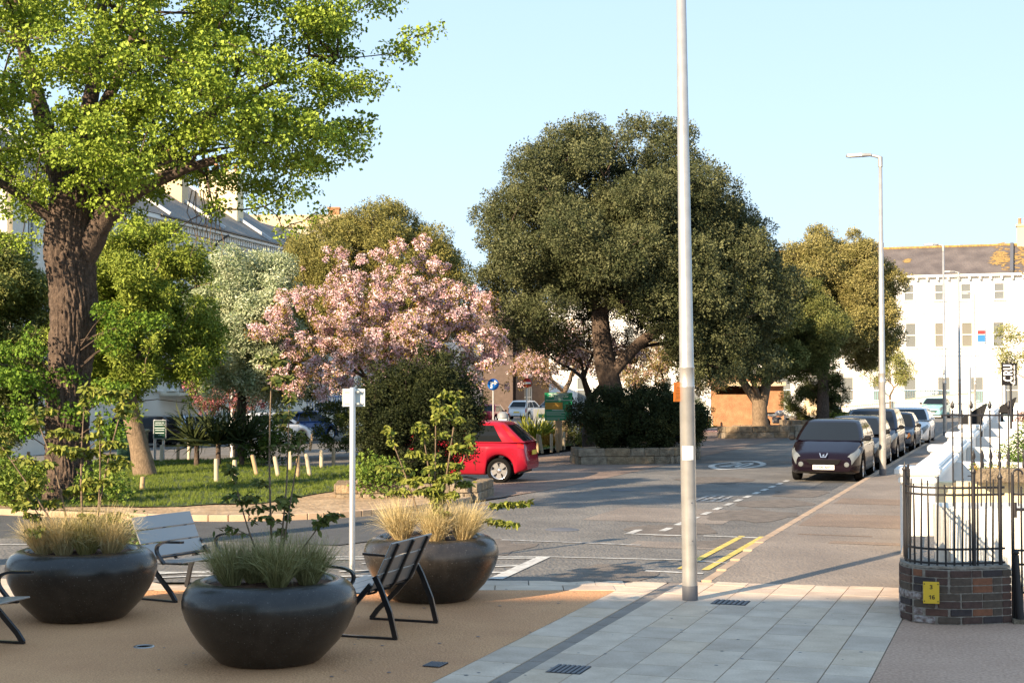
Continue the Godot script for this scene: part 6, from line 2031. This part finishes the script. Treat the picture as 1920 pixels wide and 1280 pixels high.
	p.top = [[0, 0.6], [0.05, 0.7], [0.15, 0.78], [0.5, 0.9], [0.75, 0.96], [3.1, 0.98], [3.45, 0.96], [3.52, 0.8], [3.6, 0.6]]
	p.tail = [Vector2(3.4, 3.6), Vector2(3.55, 3.6), Vector2(3.53, 5.2), Vector2(3.4, 5.2)]
	p.group = "cars on the road"
	car("small_car", "small mint green car coming up the far end of the street", W(107.5, -6.1), A - 0.12, p, M.car_mint)
	# red car reversing into the lay-by
	var note := {"L": 4.08, "W": 1.69, "H": 1.53, "R": 0.31, "a1": 0.80, "a2": 3.40, "belt": 1.0, "ws0": 0.75, "ws1": 1.75, "rw0": 4.0, "rw1": 3.46, "tumble": 0.75, "plate": 0.4, "plate_r": 0.74, "top": [[0, 0.6], [0.05, 0.7], [0.15, 0.78], [0.5, 0.92], [0.8, 0.98], [3.3, 1.02], [3.9, 1.02], [4.0, 0.98], [4.04, 0.75], [4.08, 0.58]], "head": hatch.head, "tail": [Vector2(3.84, 4.2), Vector2(4.0, 4.2), Vector2(3.98, 5.9), Vector2(3.84, 5.9)], "side": [[0.12, 0.50], [0.54, 0.84]], "spokes": 5, "group": "cars in the park"}
	c = car("red_hatchback", "shiny red hatchback standing half hidden behind the sunlit planter's sapling", G(-1.46, 36.55, 0.02), -1.80, note, M.car_red)
	for s in ["left", "right"]:
		var st := pane(note, "tall_tail_light", s, [Vector2(0.935, 0.05), Vector2(0.985, 0.05), Vector2(0.985, 0.9), Vector2(0.945, 0.9)] if s == "right" else [Vector2(0.015, 0.05), Vector2(0.065, 0.05), Vector2(0.055, 0.9), Vector2(0.015, 0.9)], M.lamp_red, c, 0.012)
	# cars in the car park behind
	p = saloon.duplicate()
	p.merge({"L": 4.7, "W": 1.78, "H": 1.45, "R": 0.32, "a2": 3.6, "rw0": 4.6, "rw1": 4.2, "side": [[0.08, 0.36], [0.39, 0.66], [0.69, 0.94]], "group": "cars in the park"}, true)
	p.top = [[0, 0.6], [0.04, 0.68], [0.15, 0.74], [1.3, 0.92], [4.3, 0.95], [4.58, 0.93], [4.64, 0.8], [4.7, 0.6]]
	p.tail = [Vector2(4.4, 3.8), Vector2(4.66, 3.8), Vector2(4.64, 5.2), Vector2(4.4, 5.2)]
	var estate: Dictionary = p
	car("dark_estate_car", "dark estate car with yellow rear plate beside the leaning trunk", G(-16.9, 67.0), 2.55, estate, M.black_paint)
	car("silver_estate_car", "silver estate car seen from behind left of the palm", G(-15.6, 71.5), PI - 0.45, estate, M.silver)
	p = hatch.duplicate()
	p.group = "cars in the park"
	var plain: Dictionary = p
	car("white_hatchback", "white hatchback partly hidden by the spiky palm", G(-11.2, 66.5), PI - 0.75, plain, M.car_white)
	car("blue_hatchback", "dark blue hatchback with red tail lamps below the blue porch railing", G(-10.6, 73), PI - 0.55, plain, M.car_blue)
	p = saloon.duplicate()
	p.group = "cars in the park"
	p.H = 1.43
	car("red_saloon", "bright red saloon parked above the red hatchback's roof", G(-1.55, 108), PI - 0.35, p, M.car_red)
	p = hatch.duplicate()
	p.merge({"H": 1.6, "W": 1.8, "group": "cars in the park"}, true)
	car("white_crossover", "white crossover seen from behind near the no entry sign", G(1.2, 122), PI - 0.4, p, M.car_white)
	car("white_crossover", "pale car behind the green notice board", G(4.4, 126), PI - 0.9, p, M.silver)
	car("blue_hatchback", "blue car glimpsed behind the near lamp post", G(4.9, 58), 1.2, plain, M.car_blue)

# ---------- park and street details
func stone_bed(label: String, pts: Array, h: float, stone: float, fill: Material):
	var o := thing("stone_bed", label, "planting bed", G(pts[0].x, pts[0].y), 0.0, "rough stone planting beds")
	var base: Vector3 = o.position
	var names := [M.stone, M.stone_b, M.stone_c]
	var meshes := []
	for i in 4:
		var st := S()
		bev(st, Vector3.ZERO, Vector3(1, 1, 1), 0.06)
		meshes.append(mesh_of(st))
	for i in pts.size() - 1:
		var a := G(pts[i].x, pts[i].y) - base
		var b := G(pts[i + 1].x, pts[i + 1].y) - base
		var dir := (b - a).normalized()
		var l := a.distance_to(b)
		var rows := 2
		for c in rows:
			var at := r(-0.1, 0.0)
			while at < l:
				var w := minf(stone * r(0.7, 1.4), l - at + 0.05)
				if w > 0.08:
					var hh := h / rows
					inst("stone", meshes[rng.randi() % 4], names[rng.randi() % 3], o, Transform3D(Basis.looking_at(dir) * Basis(Vector3.UP, r(-0.05, 0.05)) * Basis.from_scale(Vector3(0.3 + r(-0.02, 0.03), hh - 0.012 + r(-0.01, 0.006), w - 0.012)), a + dir * (at + w / 2) + Vector3(0, hh * (c + 0.5) - 0.01, 0)))
				at += w
		for s in 1:
			var st := S()
			box(st, a.lerp(b, 0.5) + Vector3(0, h / 2 - 0.03, 0), Vector3(0.2, h - 0.02, l), Basis.looking_at(dir))
			part(st, "core", M.mortar, o)
	var st := S()
	var poly := []
	for p in pts: poly.append(p)
	sheet(st, poly, h - 0.06)
	var f := part(st, "bed_soil", fill, o)
	f.position = -base
func post_row(spots: Array, h: float, label: String, group: String):
	for i in spots.size():
		var q: Array = spots[i]
		var st := S()
		var lean: Vector2 = q[2] if q.size() > 2 else Vector2(r(-0.03, 0.03), r(-0.03, 0.03))
		var hh: float = h * (q[3] if q.size() > 3 else r(0.93, 1.07))
		var topp := Vector3(lean.x * hh, hh, lean.y * hh)
		tube(st, [Vector3(0, -0.12, 0), topp * 0.93, topp], [0.058, 0.056, 0.045], 9)
		var nth: String = ["leftmost", "second from the left", "third from the left", "fourth from the left", "fifth from the left", "sixth from the left", "seventh from the left", "eighth from the left", "ninth from the left", "tenth from the left", "third from the right", "second from the right", "rightmost"][i if spots.size() == 13 or i < spots.size() - 1 else 12]
		var o := tag(part(st, "wooden_post", M.wood_post if i % 3 else M.wood_post_b), nth + " of the " + label, "bollard", group)
		o.position = G(q[0], q[1], 0.06)
func sign_on_pole(n: String, label: String, at: Vector3, h: float, rad: float, face: Material, mark: SurfaceTool, mark_m: Material, turn := 0.0):
	var o := thing(n, label, "sign", at, turn)
	var st := S()
	rod(st, Vector3(0, 0, -0.05), Vector3(0, h + rad, -0.05), 0.04)
	part(st, "pole", M.galvanised, o)
	st = S()
	lathe(st, [Vector2(0, 0.0), Vector2(rad, 0.0), Vector2(rad, 0.02), Vector2(0, 0.02)], 28, Vector3(0, h, 0), Basis(Vector3.RIGHT, PI / 2))
	part(st, "disc", face, o)
	var mk := part(mark, "mark", mark_m, o)
	mk.position = Vector3(0, h, 0.024)
func motorbike(label: String, at: Vector3, turn: float):
	var o := thing("motorcycle", label, "motorcycle", at, turn, "motorcycles by the bush")
	for z in [-0.68, 0.68]:
		var st := S()
		var pts := []
		var rr := []
		for k in 25:
			pts.append(Vector3(0, 0.31 + 0.25 * sin(TAU * k / 24), z + 0.25 * cos(TAU * k / 24)))
			rr.append(0.055)
		tube(st, pts, rr, 8, false)
		rod(st, Vector3(-0.05, 0.31, z), Vector3(0.05, 0.31, z), 0.06)
		for k in 5: rod(st, Vector3(0, 0.31, z), Vector3(0, 0.31 + 0.23 * sin(TAU * k / 5), z + 0.23 * cos(TAU * k / 5)), 0.015)
		part(st, "wheel", M.rubber, o)
	var st := S()
	tube(st, curve([Vector3(0, 0.78, 0.38), Vector3(0, 0.86, 0.12), Vector3(0, 0.74, -0.2), Vector3(0, 0.82, -0.62)], 4), [0.10, 0.14, 0.16, 0.17, 0.16, 0.14, 0.12, 0.11, 0.11, 0.11, 0.10, 0.08, 0.05], 10)
	part(st, "tank_and_tail", M.car_white, o)
	st = S()
	bev(st, Vector3(0, 0.47, 0.02), Vector3(0.3, 0.36, 0.5), 0.06)
	part(st, "engine", M.lead, o)
	st = S()
	bev(st, Vector3(0, 0.85, -0.28), Vector3(0.24, 0.08, 0.55), 0.03)
	part(st, "seat", M.rubber, o)
	st = S()
	for s in [-1, 1]: rod(st, Vector3(s * 0.08, 0.31, 0.68), Vector3(s * 0.08, 0.95, 0.42), 0.025)
	rod(st, Vector3(-0.34, 1.0, 0.36), Vector3(0.34, 1.0, 0.36), 0.018)
	part(st, "fork_and_bars", M.steel, o)
	st = S()
	tube(st, [Vector3(0, 1.0, 0.42), Vector3(0, 0.86, 0.62), Vector3(0, 0.7, 0.7)], [0.1, 0.17, 0.05], 10)
	part(st, "fairing", M.car_white, o)

func build_park():
	stone_bed("nearest rough stone bed holding the big dark bush", [Vector2(-3.65, 31.6), Vector2(-3.55, 29.95), Vector2(-0.85, 29.55), Vector2(-0.55, 31.2), Vector2(-0.9, 32.6), Vector2(-3.5, 32.6)], 0.38, 0.5, M.soil)
	stone_bed("stone bed with square corner pier under the largest oak", [Vector2(2.0, 45.6), Vector2(2.1, 43.8), Vector2(4.85, 43.5), Vector2(5.9, 46.2), Vector2(3.2, 47.2)], 0.5, 0.6, M.soil)
	stone_bed("long pale stone bed around the forked oak", [Vector2(9.6, 66.2), Vector2(9.7, 64.9), Vector2(12.6, 64.7), Vector2(13.3, 66.6), Vector2(10.4, 67.6)], 0.55, 0.55, M.soil)
	stone_bed("far stone bed below the rounded bush", [Vector2(14.2, 75.6), Vector2(14.3, 73.6), Vector2(18.4, 73.2), Vector2(19.2, 75.6), Vector2(15, 77.5)], 0.6, 0.6, M.soil)
	post_row([[-8.55, 33.3, Vector2(0.1, 0.1), 0.6], [-7.38, 36.0], [-6.87, 35.7], [-6.75, 38.4, Vector2(-0.28, 0)], [-6.3, 41.0], [-6.06, 37.6, Vector2(-0.22, 0)], [-5.55, 37.4], [-5.3, 38.0, Vector2(-0.2, 0)], [-5.55, 42.0], [-5.4, 43.6]], 0.60, "short pale posts on the lawn", "lawn posts")
	post_row([[-14.6, 43.5], [-13.6, 44.5], [-11.7, 48.1], [-11.5, 49.6], [-11.55, 51.5], [-8.8, 57.0, Vector2(0.15, 0)], [-8.2, 58.4, Vector2(0.18, 0)]], 0.66, "pale posts between lawn and estate cars", "car park posts")
	post_row([[0.95, 53.7], [1.13, 53.9, Vector2(-0.2, 0)], [1.5, 54.8], [1.75, 54.9, Vector2(-0.15, 0)], [2.05, 57.0], [2.5, 58.2]], 0.58, "pale posts right of the red hatchback", "posts right of the red car")
	var row := []
	for i in 13: row.append([10.05 + i * 0.42, 79.4 + i * 1.25, Vector2(r(-0.12, 0.12), 0)])
	post_row(row, 0.62, "weathered posts before the brick shelter", "posts before the shelter")
	# green notice board
	var o := thing("green_notice_board", "green parking notice board with an amber panel on a wooden post", "sign", G(1.78, 55), -0.05)
	var st := S()
	rod(st, Vector3(0.0, 0, -0.1), Vector3(0.0, 1.2, -0.1), 0.13)
	part(st, "post", M.wood_post_b, o)
	st = S()
	bev(st, Vector3(0, 1.66, 0), Vector3(1.06, 1.06, 0.04), 0.006)
	part(st, "board", M.green_sign, o)
	st = S()
	box(st, Vector3(-0.18, 1.69, 0.023), Vector3(0.66, 0.26, 0.008))
	part(st, "amber_panel", M.amber_sign, o)
	letters("PAY & DISPLAY", 0.07, M.white_paint, o, Transform3D(Basis(), Vector3(0, 2.04, 0.023)), 0.74)
	st = S()
	for q in [[0, 2.15, 0.76, 0.03], [0.0, 2.11, 0.6, 0.02], [0, 1.965, 0.34, 0.03], [0, 1.905, 0.96, 0.022], [-0.03, 1.525, 0.44, 0.028], [-0.12, 1.46, 0.7, 0.012], [-0.1, 1.42, 0.74, 0.012], [-0.18, 1.37, 0.58, 0.012], [-0.12, 1.33, 0.7, 0.012], [-0.12, 1.24, 0.7, 0.014], [-0.2, 1.18, 0.5, 0.012]]: box(st, Vector3(q[0], q[1], 0.022), Vector3(q[2], q[3], 0.006))
	part(st, "print", M.pale_sign, o)
	# dark green information sign
	o = thing("information_sign", "dark green board with pale lines of text on two short posts", "sign", G(-12.15, 49.7), 0.1)
	st = S()
	for x in [-0.17, 0.12]: rod(st, Vector3(x, 0, -0.05), Vector3(x, 1.5, -0.05), 0.045)
	part(st, "posts", M.galvanised, o)
	st = S()
	bev(st, Vector3(0, 1.16, 0), Vector3(0.44, 0.66, 0.05), 0.008)
	part(st, "frame", M.galvanised, o)
	st = S()
	box(st, Vector3(0, 1.16, 0.025), Vector3(0.38, 0.60, 0.012))
	part(st, "panel", M.dark_green, o)
	st = S()
	for q in [[1.39, 0.30], [1.32, 0.33], [1.21, 0.34], [1.14, 0.30], [1.04, 0.30], [0.96, 0.1]]: box(st, Vector3(0, q[0], 0.032), Vector3(q[1], 0.022, 0.004))
	part(st, "print", M.pale_sign, o)
	# traffic signs
	st = S()
	prism(st, [Vector2(-0.15, -0.2), Vector2(-0.05, -0.2), Vector2(-0.05, 0.03), Vector2(0.06, 0.03), Vector2(0.06, -0.06), Vector2(0.22, 0.09), Vector2(0.06, 0.24), Vector2(0.06, 0.14), Vector2(-0.15, 0.14)], 0.0, 0.01)
	sign_on_pole("turn_right_sign", "round blue sign with a white arrow turning right", G(-0.98, 75), 2.68, 0.30, M.blue_sign, st, M.white_paint)
	st = S()
	box(st, Vector3(0, 0, 0.005), Vector3(0.42, 0.11, 0.01))
	sign_on_pole("no_entry_sign", "round red no entry sign with a lamp hood behind the parked white cars", G(0.83, 80), 2.75, 0.26, M.red_sign, st, M.white_paint)
	st = S()
	box(st, Vector3(0.83, gh(0.83, 80) + 3.12, -79.9), Vector3(0.6, 0.05, 0.25))
	tag(part(st, "sign_hood", M.pale_sign), "flat pale lamp hood above the no entry sign", "lamp")
	o = thing("ticket_machine", "grey parking ticket machine beside the yellow green clump", "machine", G(1.25, 63))
	st = S()
	bev(st, Vector3(0, 0.75, 0), Vector3(0.62, 1.5, 0.4), 0.03)
	part(st, "cabinet", M.machine_grey, o)
	st = S()
	box(st, Vector3(0.05, 1.2, 0.202), Vector3(0.3, 0.16, 0.012))
	part(st, "screen", M.dark_green, o)
	st = S()
	box(st, Vector3(0, 0.95, 0.202), Vector3(0.4, 0.2, 0.010))
	part(st, "keypad", M.pale_sign, o)
	o = thing("litter_bin", "pale green bin between the red saloon and the white crossover", "bin", G(-0.45, 70))
	st = S()
	bev(st, Vector3(0, 0.5, 0), Vector3(0.42, 1.0, 0.42), 0.03)
	part(st, "body", M.pale_sign, o)
	st = S()
	lathe(st, [Vector2(0.28, 1.0), Vector2(0.26, 1.2), Vector2(0.14, 1.3), Vector2(0.0, 1.32)], 14)
	part(st, "hood", M.machine_grey, o)
	motorbike("white motorcycle half hidden left of the rounded bush", G(14.6, 79.5), 0.9)
	motorbike("white motorcycle peeping out right of the rounded bush", G(18.3, 78.0), 0.5)
	# white pole in the park
	st = S()
	rod(st, Vector3.ZERO, Vector3(0, 3.3, 0), 0.06)
	lathe(st, [Vector2(0.07, 0), Vector2(0.07, 0.05), Vector2(0.0, 0.08)], 8, Vector3(0, 3.28, 0))
	var p := tag(part(st, "white_pole", M.white_paint), "plain white pole standing behind the spiky palm", "pole")
	p.position = G(-10.5, 54)
	st = S()
	bev(st, Vector3(0, 0.55, 0), Vector3(0.9, 1.1, 0.7), 0.04)
	bev(st, Vector3(0, 1.14, 0), Vector3(0.98, 0.1, 0.78), 0.03)
	p = tag(part(st, "green_cabinet", M.dark_green), "dark green street cabinet beside the leaning trunk", "cabinet")
	p.position = G(-12.9, 49)
	# fallen blossom
	st = S()
	st.set_smooth_group(-1)
	for k in [Vector3(0.02, 0.004, 0), Vector3(-0.012, 0.003, 0.015)]: tri(st, k, k + Vector3(0.02, 0.004, 0.01), k + Vector3(0.0, 0.005, 0.024))
	var petal := mesh_of(st)
	var pts := []
	var dirs := []
	for i in 1500:
		var q := Vector2(9.6 + rng.randfn() * 1.1, 76.5 + rng.randfn() * 1.4)
		pts.append(G(q.x, q.y, 0.03))
		dirs.append(Vector3.UP)
	stuff(tag(scatter("fallen_petals", petal, M.petal, null, pts, dirs, 1.0, 2.2, Color(0.55, 0.27, 0.27), Color(0.78, 0.5, 0.48)), "drift of fallen pink petals by the shelter posts", "petals"))
